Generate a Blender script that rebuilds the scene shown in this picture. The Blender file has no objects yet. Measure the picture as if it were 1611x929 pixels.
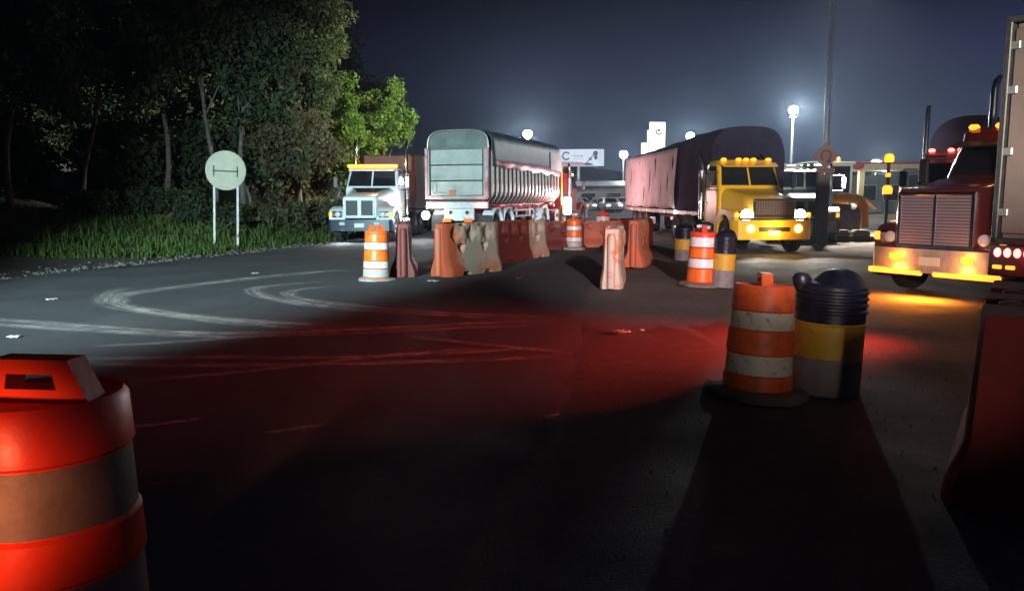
import bpy, bmesh, math, random
import numpy as np
from mathutils import Vector, Matrix, Euler
rnd = random.Random(7)
R = math.radians
scene = bpy.context.scene
col = scene.collection
PI = math.pi

# ------------------------------------------------------------------ camera
CAM_H, PITCH, FPX = 1.70, R(7.2), 1250.0          # focal length in pixels of the 1611 px wide photograph
cd = bpy.data.cameras.new('camera'); cam = bpy.data.objects.new('camera', cd); col.objects.link(cam)
cam.location = (0, 0, CAM_H); cam.rotation_euler = (PI/2 - PITCH, 0, 0)
cd.sensor_width = 36; cd.lens = 36*FPX/1611; cd.clip_start = .05; cd.clip_end = 3000
scene.camera = cam
# ------------------------------------------------------------------ night sky
w = bpy.data.worlds.new('World'); scene.world = w; w.use_nodes = True
N, L = w.node_tree.nodes, w.node_tree.links
bg = N['Background']
tc = N.new('ShaderNodeTexCoord'); sx = N.new('ShaderNodeSeparateXYZ'); L.new(tc.outputs['Generated'], sx.inputs[0])
el = N.new('ShaderNodeValToRGB'); L.new(sx.outputs['Z'], el.inputs[0])          # dark zenith, town glow at the horizon
e = el.color_ramp.elements
e[0].position = 0.0; e[0].color = (.034, .050, .086, 1)
e[1].position = .75; e[1].color = (.006, .009, .022, 1)
m_ = e.new(.10); m_.color = (.026, .035, .066, 1)
m_ = e.new(.17); m_.color = (.0145, .0165, .041, 1)
m_ = e.new(.22); m_.color = (.006, .0068, .018, 1)
m_ = e.new(.33); m_.color = (.004, .0045, .013, 1)
# azimuth: the glow of the lit truck stop lies to the right, the wooded side is darker
azn = N.new('ShaderNodeMapRange'); azn.inputs[1].default_value = -.35; azn.inputs[2].default_value = .50
azn.inputs[3].default_value = .5; azn.inputs[4].default_value = 2.3
azn.interpolation_type = 'SMOOTHSTEP'; L.new(sx.outputs['X'], azn.inputs[0])
ml = N.new('ShaderNodeMix'); ml.data_type = 'RGBA'; ml.blend_type = 'MULTIPLY'; ml.inputs[0].default_value = 1
L.new(el.outputs[0], ml.inputs[6]); L.new(azn.outputs[0], ml.inputs[7])
nz = N.new('ShaderNodeTexNoise'); nz.inputs['Scale'].default_value = 3.2; nz.inputs['Detail'].default_value = 4
mpz = N.new('ShaderNodeMapping'); mpz.inputs['Scale'].default_value = (1, 1, 3.5)
L.new(tc.outputs['Generated'], mpz.inputs[0]); L.new(mpz.outputs[0], nz.inputs['Vector'])
mr = N.new('ShaderNodeMapRange'); mr.inputs[1].default_value = .3; mr.inputs[2].default_value = .75
mr.inputs[3].default_value = .78; mr.inputs[4].default_value = 1.22; L.new(nz.outputs[0], mr.inputs[0])
m3 = N.new('ShaderNodeMix'); m3.data_type = 'RGBA'; m3.blend_type = 'MULTIPLY'; m3.inputs[0].default_value = 1
L.new(ml.outputs[2], m3.inputs[6]); L.new(mr.outputs[0], m3.inputs[7])
L.new(m3.outputs[2], bg.inputs[0]); bg.inputs[1].default_value = .6
# ------------------------------------------------------------------ exposure
vs = scene.view_settings; vs.view_transform = 'Standard'; vs.look = 'None'; vs.exposure = 0; vs.gamma = 1
vs.use_curve_mapping = False
cy = scene.cycles
cy.use_denoising = True; cy.max_bounces = 6; cy.diffuse_bounces = 3; cy.glossy_bounces = 3
cy.transmission_bounces = 4; cy.transparent_max_bounces = 12; cy.volume_bounces = 0
cy.sample_clamp_indirect = 4; cy.sample_clamp_direct = 0; cy.caustics_reflective = False; cy.caustics_refractive = False
cy.use_light_tree = True; cy.light_sampling_threshold = .002

def lamp(kind, name, loc, power, color, aim=None, size=.1, cone=90, blend=.5, parent=None):
    d = bpy.data.lights.new(name, kind); d.energy = power; d.color = color
    o = bpy.data.objects.new(name, d); col.objects.link(o); o.location = loc
    if kind == 'AREA': d.shape = 'DISK'; d.size = size
    else: d.shadow_soft_size = size
    if kind == 'SPOT': d.spot_size = R(cone); d.spot_blend = blend
    if aim is not None:
        o.rotation_euler = (Vector(aim) - Vector(loc)).to_track_quat('-Z', 'Y').to_euler()
    if parent: o.parent = parent
    return o
# unseen spots behind the camera: one inferred road floodlight, the rest added fill
COOL = (.62, .92, 1.0)
lamp('SPOT', 'unseen_flood_behind', (-7.0, -8.0, 5.0), 82000, COOL, aim=(-5.7, 24, 1.5), size=.2, cone=29, blend=.7)
lamp('SPOT', 'added_drum_spot', (1.0, -8.0, 2.0), 800, (1, .86, .74), aim=(2.42, 6.8, .8), size=.12, cone=8, blend=.8)  # unseen warm spot added to brighten the leaning drum and painted barrel
lamp('SPOT', 'added_box_spot', (7.5, -5.0, 4.5), 520, (1, .76, .64), aim=(7.6, 8.5, 3.4), size=.2, cone=30, blend=.8)  # unseen spot added to brighten the rear of the box truck
lamp('SPOT', 'unseen_flood_behind', (3.0, -8.0, 5.2), 40000, (1, .91, .78), aim=(8.9, 24, 2.5), size=.2, cone=18, blend=.7)  # added frontal fill for the yellow truck and what stands beside it
lamp('SPOT', 'unseen_flood_behind', (3.0, -8.0, 5.4), 30000, (1, .80, .84), aim=(2.3, 20, 0), size=.2, cone=15, blend=1.)  # added pinkish fill for the dark ground in the middle
lamp('SPOT', 'unseen_flood_behind', (-4.6, -8.0, 5.0), 15000, (1, .82, .82), aim=(7.2, 12.9, 1.5), size=.2, cone=8, blend=.8)  # added narrow fill that brightens the maroon truck's grille
lamp('SPOT', 'added_red_fill', (-2.1, -.9, 1.15), 950, (1, .28, .12), aim=(-1.62, 2.42, .8), size=.12, cone=15, blend=.9)  # unseen reddish fill added for the foreground drum alone

# ------------------------------------------------------------------ pixel of the photograph -> place
def ray(px, py):
    x, y = (px - 805.5)/FPX, (464.5 - py)/FPX
    c, s = math.cos(PITCH), math.sin(PITCH)
    return Vector((x, c + y*s, y*c - s))
def G(px, py, z=0.):
    d = ray(px, py); t = (z - CAM_H)/d.z
    return Vector((d.x*t, d.y*t, z))
def P(px, py, Y):
    d = ray(px, py); t = Y/d.y
    return Vector((d.x*t, Y, CAM_H + d.z*t))

# ------------------------------------------------------------------ materials
MATS = {}
def mat(name, base, rough=.6, metal=0., base2=None, scale=6., detail=5., lo=.35, hi=.65, bump=0., bscale=60.,
        emit=None, estr=0., trans=0., coat=0., coords='Object', spec=None):
    if name in MATS: return MATS[name]
    m = bpy.data.materials.new(name); m.use_nodes = True; MATS[name] = m
    n, l = m.node_tree.nodes, m.node_tree.links
    b = n['Principled BSDF']
    b.inputs['Base Color'].default_value = (*base, 1); b.inputs['Roughness'].default_value = rough
    b.inputs['Metallic'].default_value = metal
    if spec is not None: b.inputs['Specular IOR Level'].default_value = spec
    if coat: b.inputs['Coat Weight'].default_value = coat
    if trans: b.inputs['Transmission Weight'].default_value = trans
    if emit: b.inputs['Emission Color'].default_value = (*emit, 1); b.inputs['Emission Strength'].default_value = estr
    t = n.new('ShaderNodeTexCoord')
    if base2:
        z = n.new('ShaderNodeTexNoise'); z.inputs['Scale'].default_value = scale; z.inputs['Detail'].default_value = detail
        z.inputs['Roughness'].default_value = .62
        l.new(t.outputs[coords], z.inputs['Vector'])
        r = n.new('ShaderNodeMapRange'); r.inputs[1].default_value = lo; r.inputs[2].default_value = hi
        l.new(z.outputs[0], r.inputs[0])
        x = n.new('ShaderNodeMix'); x.data_type = 'RGBA'; x.inputs[6].default_value = (*base, 1); x.inputs[7].default_value = (*base2, 1)
        l.new(r.outputs[0], x.inputs[0]); l.new(x.outputs[2], b.inputs['Base Color'])
    if bump:
        z2 = n.new('ShaderNodeTexNoise'); z2.inputs['Scale'].default_value = bscale; z2.inputs['Detail'].default_value = 6
        l.new(t.outputs[coords], z2.inputs['Vector'])
        bp = n.new('ShaderNodeBump'); bp.inputs['Strength'].default_value = bump; bp.inputs['Distance'].default_value = .02
        l.new(z2.outputs[0], bp.inputs['Height']); l.new(bp.outputs[0], b.inputs['Normal'])
    return m

def glow(name, color, strength):
    if name in MATS: return MATS[name]
    m = bpy.data.materials.new(name); m.use_nodes = True; MATS[name] = m
    b = m.node_tree.nodes['Principled BSDF']
    b.inputs['Base Color'].default_value = (*[min(1, c) for c in color], 1); b.inputs['Roughness'].default_value = .3
    b.inputs['Emission Color'].default_value = (*color, 1); b.inputs['Emission Strength'].default_value = strength
    return m

orange = mat('orange_plastic', (.86, .13, .02), .5, base2=(.40, .085, .03), scale=8, lo=.48, hi=.74, bump=.12, bscale=25)
orange_red = mat('red_orange_plastic', (.80, .055, .018), .40, base2=(.50, .05, .02), scale=4, lo=.5, hi=.85, bump=.1, bscale=20)
orange_dirty = mat('dirty_orange_plastic', (.62, .11, .03), .6, base2=(.26, .16, .11), scale=3.5, lo=.42, hi=.7, bump=.25, bscale=14)
barrier_red = mat('red_barrier_plastic', (.17, .018, .012), .6, base2=(.09, .03, .02), scale=3.2, lo=.4, hi=.75, bump=.2, bscale=12)
barrier_tan = mat('tan_orange_barrier', (.42, .31, .22), .75, base2=(.60, .17, .06), scale=2.2, lo=.53, hi=.68, bump=.3, bscale=14)
barrier_pale = mat('pale_barrier_plastic', (.62, .48, .38), .6, base2=(.70, .20, .06), scale=3.5, lo=.50, hi=.60, bump=.25, bscale=14)
refl_white = mat('white_reflective_sheet', (.78, .78, .76), .35, base2=(.42, .38, .33), scale=7, lo=.52, hi=.78, bump=.08, bscale=40)
refl_worn = mat('worn_reflective_sheet', (.70, .64, .54), .5, base2=(.26, .19, .13), scale=16, lo=.56, hi=.72, bump=.15, bscale=40)
refl_orange = mat('orange_reflective_sheet', (.92, .20, .02), .35, base2=(.80, .13, .02), scale=8)
rubber = mat('dusty_rubber', (.16, .12, .09), .9, base2=(.24, .19, .15), scale=7, bump=.5, bscale=18)
tyre_m = mat('tyre_rubber', (.022, .021, .02), .85, base2=(.07, .055, .045), scale=8, lo=.5, hi=.8, bump=.3, bscale=40)
navy = mat('navy_plastic', (.008, .009, .021), .38, base2=(.016, .017, .03), scale=6, bump=.2, bscale=14)
yellow_pl = mat('yellow_barrel_paint', (.72, .40, .035), .5, base2=(.45, .24, .03), scale=7, lo=.5, hi=.8, bump=.1)
grey_pl = mat('grey_barrel_paint', (.30, .27, .27), .6, base2=(.20, .17, .16), scale=7, lo=.45, hi=.75, bump=.1)
chrome = mat('chrome', (.75, .75, .77), .16, 1., base2=(.5, .48, .46), scale=5, lo=.5, hi=.8)
steel = mat('galvanised_steel', (.42, .43, .44), .45, .8, base2=(.28, .28, .28), scale=9)
dark_steel = mat('dark_chassis_steel', (.035, .033, .034), .6, .3, base2=(.09, .07, .055), scale=6, lo=.5, hi=.8)
black_pl = mat('black_plastic', (.018, .018, .019), .5, base2=(.05, .045, .04), scale=8, lo=.5, hi=.8)
glass_d = mat('dark_window_glass', (.012, .013, .016), .06, spec=.7)
white_pt = mat('white_truck_paint', (.74, .76, .76), .3, base2=(.55, .55, .53), scale=3, lo=.5, hi=.8, coat=.4)
yellow_pt = mat('yellow_truck_paint', (.80, .47, .025), .32, base2=(.60, .34, .04), scale=3, lo=.5, hi=.85, coat=.4)
dark_pt = mat('dark_maroon_paint', (.13, .022, .024), .25, base2=(.10, .035, .035), scale=3, lo=.5, hi=.85, coat=.5)
red_pt = mat('red_truck_paint', (.35, .03, .025), .35, base2=(.22, .03, .03), scale=3, coat=.3)
teal_pt = mat('pale_teal_paint', (.45, .62, .60), .4, base2=(.33, .45, .45), scale=4)
roller_pt = mat('orange_machine_paint', (.80, .27, .03), .45, base2=(.55, .18, .03), scale=5, lo=.5, hi=.8)
cream_pt = mat('cream_fascia', (.62, .52, .32), .6, base2=(.5, .42, .28), scale=2)
plate_m = mat('pale_number_plate', (.62, .60, .50), .5)

AMBER = (1., .30, .02)
amber_lit = glow('amber_lamp_lit', AMBER, 2.6)
amber_strip = glow('amber_strip_lit', (1., .30, .03), 2.6)
amber_dim = glow('amber_lamp_dim', (1., .42, .03), 1.6)
red_lit = glow('red_lamp_lit', (1., .10, .085), 8.)
red_core = glow('red_tail_led', (1., .20, .17), 4.5)
red_dim = glow('red_lamp_dim', (1., .04, .03), 1.3)
white_lit = glow('white_headlamp_lit', (1., .97, .92), 30.)
warm_lit = glow('warm_lamp_lit', (1., .82, .45), 10.)
flood_lit = glow('floodlight_lit', (.86, .95, 1.), 60.)
sign_lit = glow('backlit_sign_face', (1., .90, .88), 1.0)

# ------------------------------------------------------------------ mesh builder
class MB:
    def __init__(s): s.v = []; s.f = []; s.m = []
    def add(s, v, f, mi=0, M=None):
        o = len(s.v)
        s.v += [tuple(M @ Vector(p)) if M is not None else tuple(p) for p in v]
        for q in f: s.f.append([i+o for i in q]); s.m.append(mi)
        return s
    def box(s, c, d, bev=.0, mi=0, rot=None, M=None):
        x, y, z = d[0]/2, d[1]/2, d[2]/2
        T = Matrix.Translation(c) @ (Euler(rot).to_matrix().to_4x4() if rot else Matrix.Identity(4))
        if M is not None: T = M @ T
        if bev <= 0:
            v = [(-x,-y,-z),(x,-y,-z),(x,y,-z),(-x,y,-z),(-x,-y,z),(x,-y,z),(x,y,z),(-x,y,z)]
            f = [(0,3,2,1),(4,5,6,7),(0,1,5,4),(1,2,6,5),(2,3,7,6),(3,0,4,7)]
            return s.add(v, f, mi, T)
        b = min(bev, x*.95, y*.95, z*.95); v = []; idx = {}
        for sx_ in (-1,1):
            for sy_ in (-1,1):
                for sz_ in (-1,1):
                    for ax in range(3):
                        p = [sx_*(x-b), sy_*(y-b), sz_*(z-b)]
                        p[ax] = (sx_*x, sy_*y, sz_*z)[ax]
                        idx[(sx_,sy_,sz_,ax)] = len(v); v.append(tuple(p))
        f = []
        for ax in range(3):
            a, c2 = [k for k in range(3) if k != ax]
            for sg in (-1,1):
                q = []
                for (ua, ub) in ((-1,-1),(1,-1),(1,1),(-1,1)):
                    k = [0,0,0]; k[ax] = sg; k[a] = ua; k[c2] = ub; q.append(idx[(*k, ax)])
                f.append(q)
        for ax in range(3):
            a, c2 = [k for k in range(3) if k != ax]
            for ua in (-1,1):
                for ub in (-1,1):
                    k = [0,0,0]; k[a] = ua; k[c2] = ub
                    k0 = k[:]; k0[ax] = -1; k1 = k[:]; k1[ax] = 1
                    f.append([idx[(*k0,a)], idx[(*k1,a)], idx[(*k1,c2)], idx[(*k0,c2)]])
        for sx_ in (-1,1):
            for sy_ in (-1,1):
                for sz_ in (-1,1): f.append([idx[(sx_,sy_,sz_,k)] for k in range(3)])
        return s.add(v, f, mi, T)
    def loft(s, rings, mi=0, cap=True, closed=True, M=None):
        n = len(rings[0]); v = [p for r in rings for p in r]; f = []
        for i in range(len(rings)-1):
            for j in range(n if closed else n-1):
                k = (j+1) % n
                f.append([i*n+j, i*n+k, (i+1)*n+k, (i+1)*n+j])
        if cap and closed:
            f.append(list(range(n))[::-1]); f.append([(len(rings)-1)*n + j for j in range(n)])
        return s.add(v, f, mi, M)
    def tube(s, pts, rad, n=10, mi=0, cap=True):
        pts = [Vector(p) for p in pts]
        if not hasattr(rad, '__len__'): rad = [rad]*len(pts)
        rings = []; up = None
        for i, p in enumerate(pts):
            t = (pts[min(i+1, len(pts)-1)] - pts[max(i-1, 0)]).normalized()
            if up is None:
                up = t.orthogonal().normalized()
            a = (up - t*up.dot(t)).normalized(); b = t.cross(a); up = a
            rings.append([tuple(p + (a*math.cos(2*PI*k/n) + b*math.sin(2*PI*k/n))*rad[i]) for k in range(n)])
        return s.loft(rings, mi, cap)
    def cyl(s, p0, p1, r0, r1=None, n=16, mi=0): return s.tube([p0, p1], [r0, r0 if r1 is None else r1], n, mi)
    def lathe(s, prof, n=32, mi=0, M=None, cap=True):
        rings = [[(r*math.cos(2*PI*k/n), r*math.sin(2*PI*k/n), z) for k in range(n)] for r, z in prof]
        return s.loft(rings, mi, cap, True, M)
    def prism(s, poly, ax, a, b, mi=0, M=None):
        # poly in the two other axes, extruded along axis ax from a to b
        def mk(p, t):
            q = [0,0,0]; o = [k for k in range(3) if k != ax]; q[ax] = t; q[o[0]], q[o[1]] = p; return tuple(q)
        return s.loft([[mk(p, a) for p in poly], [mk(p, b) for p in poly]], mi, True, True, M)
    def panel(s, c4, th=.012, mi=0, out=None):
        c = [Vector(p) for p in c4]
        nrm = (c[1]-c[0]).cross(c[3]-c[0]).normalized()
        if out is not None and nrm.dot(Vector(out)) < 0: nrm = -nrm
        return s.loft([[tuple(p) for p in c], [tuple(p + nrm*th) for p in c]], mi)
    def mesh(s, name, mats, smooth=35):
        me = bpy.data.meshes.new(name); me.from_pydata(s.v, [], s.f)
        for m in (mats if isinstance(mats, (list, tuple)) else [mats]): me.materials.append(m)
        me.polygons.foreach_set('material_index', s.m)
        bm = bmesh.new(); bm.from_mesh(me); bmesh.ops.recalc_face_normals(bm, faces=bm.faces); bm.to_mesh(me); bm.free()
        if smooth:
            me.polygons.foreach_set('use_smooth', [True]*len(me.polygons)); me.set_sharp_from_angle(angle=R(smooth))
        me.update(); return me

def rrect(w_, h_, r, n=3, cx=0, cy_=0):
    out = []
    for (sx_, sy_, a0) in ((1,1,0),(-1,1,90),(-1,-1,180),(1,-1,270)):
        for k in range(n+1):
            a = R(a0 + 90*k/n)
            out.append((cx + sx_*(w_/2-r) + r*math.cos(a), cy_ + sy_*(h_/2-r) + r*math.sin(a)))
    return out

def tag(o, label=None, cat=None, group=None, kind=None):
    if label: o['label'] = label
    if cat: o['category'] = cat
    if group: o['group'] = group
    if kind: o['kind'] = kind
    return o
def obj(name, mb, mats=None, parent=None, loc=(0,0,0), rot=(0,0,0), smooth=35, label=None):
    me = mb.mesh(name, mats, smooth) if isinstance(mb, MB) else mb
    o = bpy.data.objects.new(name, me); col.objects.link(o)
    o.location = loc; o.rotation_euler = rot
    if parent: o.parent = parent
    if label: o['label'] = label
    return o
def thing(name, label, cat, loc=(0,0,0), rz=0, group=None, rx=0, ry=0, scale=1):
    o = bpy.data.objects.new(name, None); col.objects.link(o); o.empty_display_size = .2
    o.location = loc; o.rotation_euler = (rx, ry, rz); o.scale = (scale,)*3
    return tag(o, label, cat, group, 'thing')
def kids(o): return [c for c in bpy.data.objects if c.parent == o]
def copy_tree(o, parent=None):
    c = o.copy(); col.objects.link(c)
    if parent: c.parent = parent
    for ch in kids(o): copy_tree(ch, c)
    return c
def dup(o, loc, rz, label, rx=0, ry=0, scale=1):
    c = copy_tree(o); c.location = loc; c.rotation_euler = (rx, ry, rz); c.scale = (scale,)*3; c['label'] = label
    return c
def heading(d): return math.atan2(-d[0], d[1])

# ------------------------------------------------------------------ setting: ground, road, yard
def nodes_of(name):
    m = bpy.data.materials.new(name); m.use_nodes = True; MATS[name] = m
    return m, m.node_tree.nodes, m.node_tree.links, m.node_tree.nodes['Principled BSDF']
def noise(n, l, vec, scale, detail=6, rough=.6):
    z = n.new('ShaderNodeTexNoise'); z.inputs['Scale'].default_value = scale; z.inputs['Detail'].default_value = detail
    z.inputs['Roughness'].default_value = rough; l.new(vec, z.inputs['Vector']); return z.outputs[0]
def maprange(n, l, x, a, b, c=0, d=1):
    r = n.new('ShaderNodeMapRange'); r.inputs[1].default_value = a; r.inputs[2].default_value = b
    r.inputs[3].default_value = c; r.inputs[4].default_value = d; l.new(x, r.inputs[0]); return r.outputs[0]
def mixc(n, l, fac, a, b):
    x = n.new('ShaderNodeMix'); x.data_type = 'RGBA'
    for k, c in ((6, a), (7, b)):
        if isinstance(c, tuple): x.inputs[k].default_value = (*c, 1)
        else: l.new(c, x.inputs[k])
    l.new(fac, x.inputs[0]); return x.outputs[2]
def ground_mat(name, c0, c1, c2, rough, bstr, bdist, s1=.35, s2=9, s3=140):
    m, n, l, b = nodes_of(name)
    t = n.new('ShaderNodeTexCoord').outputs['Object']
    a = mixc(n, l, maprange(n, l, noise(n, l, t, s1), .35, .68), c0, c1)
    a = mixc(n, l, maprange(n, l, noise(n, l, t, s2), .5, .75), a, c2)
    fine = noise(n, l, t, s3, 3)
    v = n.new('ShaderNodeTexVoronoi'); v.inputs['Scale'].default_value = s3*.6; l.new(t, v.inputs['Vector'])
    dark = tuple(x*.45 for x in c0)
    a = mixc(n, l, maprange(n, l, fine, .5, .72, 0, .75), a, dark)
    l.new(a, b.inputs['Base Color'])
    b.inputs['Roughness'].default_value = rough
    rr = maprange(n, l, noise(n, l, t, .8, 4), .35, .7, rough - .14, min(1, rough + .1)); l.new(rr, b.inputs['Roughness'])
    h = n.new('ShaderNodeMath'); h.operation = 'ADD'; l.new(fine, h.inputs[0])
    l.new(maprange(n, l, noise(n, l, t, s2), 0, 1, 0, 1.6), h.inputs[1])
    h2 = n.new('ShaderNodeMath'); h2.operation = 'ADD'; l.new(h.outputs[0], h2.inputs[0]); l.new(maprange(n, l, v.outputs[0], 0, .8, .5, 0), h2.inputs[1])
    bp = n.new('ShaderNodeBump'); bp.inputs['Strength'].default_value = bstr; bp.inputs['Distance'].default_value = bdist
    l.new(h2.outputs[0], bp.inputs['Height']); l.new(bp.outputs[0], b.inputs['Normal'])
    return m
asphalt = ground_mat('asphalt', (.052, .053, .056), (.070, .068, .068), (.088, .080, .074), .88, .35, .008)
yard_m = ground_mat('dusty_yard', (.085, .068, .056), (.12, .10, .082), (.15, .125, .10), .88, .4, .012, s2=5, s3=90)
soil = ground_mat('dark_soil', (.06, .05, .04), (.045, .045, .03), (.09, .078, .065), .9, .7, .03, s2=3, s3=40)

def sheet(name, rows, m, z, kind='structure', smooth=60):
    # rows: list of lists of (x,y[,z])
    mb = MB(); nn = len(rows[0]); v = [(p[0], p[1], (p[2] if len(p) > 2 else z)) for r in rows for p in r]; f = []
    for i in range(len(rows)-1):
        for j in range(nn-1): f.append([i*nn+j, i*nn+j+1, (i+1)*nn+j+1, (i+1)*nn+j])
    mb.add(v, f); return tag(obj(name, mb, m, smooth=smooth), kind=kind)

gr_ = [-700, -300, -120, -60, -30, -12, 0, 12, 30, 60, 120, 300, 700]
sheet('ground', [[(x, y + 250, -.05) for x in gr_] for y in gr_], soil, 0)
U = Vector((math.sin(R(19)), math.cos(R(19)))); NL = Vector((-U.y, U.x))       # along the road, and to its left
E0 = Vector((-10.3, 16.0))
def edge_l(y):
    return E0.x + (y - E0.y)*U.x/U.y
SEAM = [(-12, -2.3), (0, -.75), (3.76, -.28), (6.07, .27), (9, .68), (13.9, 1.22), (20, 2.2), (30, 4.6), (50, 12), (90, 26), (160, 50)]
def seam(y): return float(np.interp(y, [a for a, b in SEAM], [b for a, b in SEAM]))
ys = [-12 + .25*i for i in range(180)] + [33 + 1.5*i for i in range(30)] + [78 + 8*i for i in range(11)]
rows = []
for y in ys:
    xl, xr = edge_l(y), seam(y) + rnd.uniform(-.05, .05) + .02*math.sin(y*2.3) + .02*math.sin(y*5.1)
    xl += .12*math.sin(y*1.7) + rnd.uniform(-.06, .06)
    rows.append([(xl - .06, y, -.03), (xl, y, .022)] + [(xl + (xr-.35-xl)*k/9, y, .03) for k in range(1, 10)] + [(xr - .1, y, .026), (xr + .16, y, -.014)])
road = sheet('road', rows, asphalt, 0)
# the yard on the right: broken, dusty surfacing with shallow relief
xs = [-3 + .35*i for i in range(60)] + [18.5 + 4*i for i in range(22)]
ysy = [-6 + .35*i for i in range(90)] + [26 + 2*i for i in range(22)] + [72 + 12*i for i in range(8)]
def yz(x, y):
    k = min(1, max(0, (x - seam(y))/1.2)); return -.006 + k*.8*(.012*math.sin(x*1.9 + y*.7) + .010*math.sin(y*2.3 - x*.9) + .008*math.sin(x*4.1 + 1.3*math.sin(y*1.1)))
rows = [[(x, y, (yz(x, y) - (.06 if x < seam(y) - .25 else 0))) for x in xs] for y in ysy]
yard = sheet('yard', rows, yard_m, 0)
# the wooded bank on the left
def bank_h(d):
    if d < 1.4: return -.06
    if d < 9: return -.06 + .155*(d - 1.4)
    return 1.12 + min(5., .34*(d - 9))
def bank_pt(t, d):
    q = E0 + U*t + NL*d
    return q.x, q.y
rows = []
for i in range(70):
    t = -24 + 2.*i; r_ = []
    for j in range(34):
        d = .5 + .6*j if j < 18 else 11.3 + (j-18)*2.6
        x, y = bank_pt(t, d); dip = 1 - math.exp(-((t + 3.5)/5.5)**2)*.92 if d < 24 else 1      # a lane leaves the road on the far left
        hh = bank_h(d)
        r_.append((x, y, (hh*dip if hh > 0 else hh) + (rnd.uniform(-.06, .06) if d > 1.2 else 0)))
    rows.append(r_)
sheet('bank', rows, soil, 0)
def bank_z(x, y):
    q = Vector((x, y)) - E0; d = q.dot(NL); t = q.dot(U); hh = bank_h(d)
    dip = 1 - math.exp(-((t + 3.5)/5.5)**2)*.92 if d < 24 else 1
    return max(0, hh*dip) if hh > 0 else 0
# far hillside behind the truck stop
hill_m = ground_mat('far_hillside', (.10, .115, .10), (.16, .17, .15), (.24, .24, .22), .9, .5, .2, s1=.06, s2=.35, s3=2.5)
rows = []
for i in range(60):
    x = -120 + 6*i; r_ = []
    for j in range(12):
        h_ = [0, .6, 1.6, 2.6, 3.4, 3.9, 4.3, 4.5, 5, 6, 7, 8][j]
        h_ = h_*(1 + .12*math.sin(x*.11) + .06*math.sin(x*.37))
        r_.append((x, 150 + 5*j + rnd.uniform(-1, 1), h_ - .3 + rnd.uniform(-.15, .15)))
    rows.append(r_)
sheet('hills', rows, hill_m, 0)

# tyre tracks of pale dust on the asphalt
m, n, l, b = nodes_of('dust_track'); dust = m
t_ = n.new('ShaderNodeTexCoord'); uvn = n.new('ShaderNodeUVMap'); uvn.uv_map = 'UVMap'
s_ = n.new('ShaderNodeSeparateXYZ'); l.new(uvn.outputs[0], s_.inputs[0])
mp = n.new('ShaderNodeMath'); mp.operation = 'PINGPONG'; mp.inputs[1].default_value = .5; l.new(s_.outputs['X'], mp.inputs[0])
edge = maprange(n, l, mp.outputs[0], 0, .38)
endf = n.new('ShaderNodeMath'); endf.operation = 'PINGPONG'; endf.inputs[1].default_value = .5; l.new(s_.outputs['Y'], endf.inputs[0])
ends = maprange(n, l, endf.outputs[0], 0, .16)
nz1 = maprange(n, l, noise(n, l, t_.outputs['Object'], 2.2, 8, .72), .28, .60)
nz2 = maprange(n, l, noise(n, l, t_.outputs['Object'], 28, 4), .32, .66)
mpu = n.new('ShaderNodeMapping'); mpu.inputs['Scale'].default_value = (7, 9, 1); l.new(uvn.outputs[0], mpu.inputs[0])
nz3 = maprange(n, l, noise(n, l, mpu.outputs[0], 1.0, 5), .34, .62)
acc = edge
for q in (ends, nz1, nz3):
    mm = n.new('ShaderNodeMath'); mm.operation = 'MULTIPLY'; l.new(acc, mm.inputs[0]); l.new(q, mm.inputs[1]); acc = mm.outputs[0]
mm = n.new('ShaderNodeMath'); mm.operation = 'MULTIPLY'; l.new(acc, mm.inputs[0]); mm.inputs[1].default_value = .85; acc = mm.outputs[0]
b.inputs['Base Color'].default_value = (.62, .54, .49, 1); b.inputs['Roughness'].default_value = .9
l.new(acc, b.inputs['Alpha'])
def smooth_line(pts, k=10):
    out = []; p = [Vector(q) for q in pts]
    for i in range(len(p)-1):
        a, b_, c, d = p[max(i-1,0)], p[i], p[i+1], p[min(i+2, len(p)-1)]
        for j in range(k):
            t = j/k; out.append(.5*((2*b_) + (c-a)*t + (2*a-5*b_+4*c-d)*t*t + (3*b_-a-3*c+d)*t**3))
    return out + [p[-1]]
TRK = 0
def track(pix, wd):
    global TRK
    ln = smooth_line([G(*q, .03) for q in pix]); v = []; f = []; uv = []
    z = .034 + .0011*TRK; TRK += 1
    for i, p in enumerate(ln):
        d = (ln[min(i+1, len(ln)-1)] - ln[max(i-1, 0)]); nn = Vector((-d.y, d.x, 0)).normalized()
        for s2 in (-1, 1): q = p + nn*wd*.62*s2; v.append((q.x, q.y, z)); uv.append(((s2+1)/2, i/(len(ln)-1)))
    for i in range(len(ln)-1): f.append([2*i, 2*i+1, 2*i+3, 2*i+2])
    me = bpy.data.meshes.new('tyre_track'); me.from_pydata(v, [], f); me.materials.append(dust)
    ul = me.uv_layers.new(name='UVMap')
    for lp in me.loops: ul.data[lp.index].uv = uv[lp.vertex_index]
    o = obj('tyre_track', me, parent=road); o['kind'] = 'structure'
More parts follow.
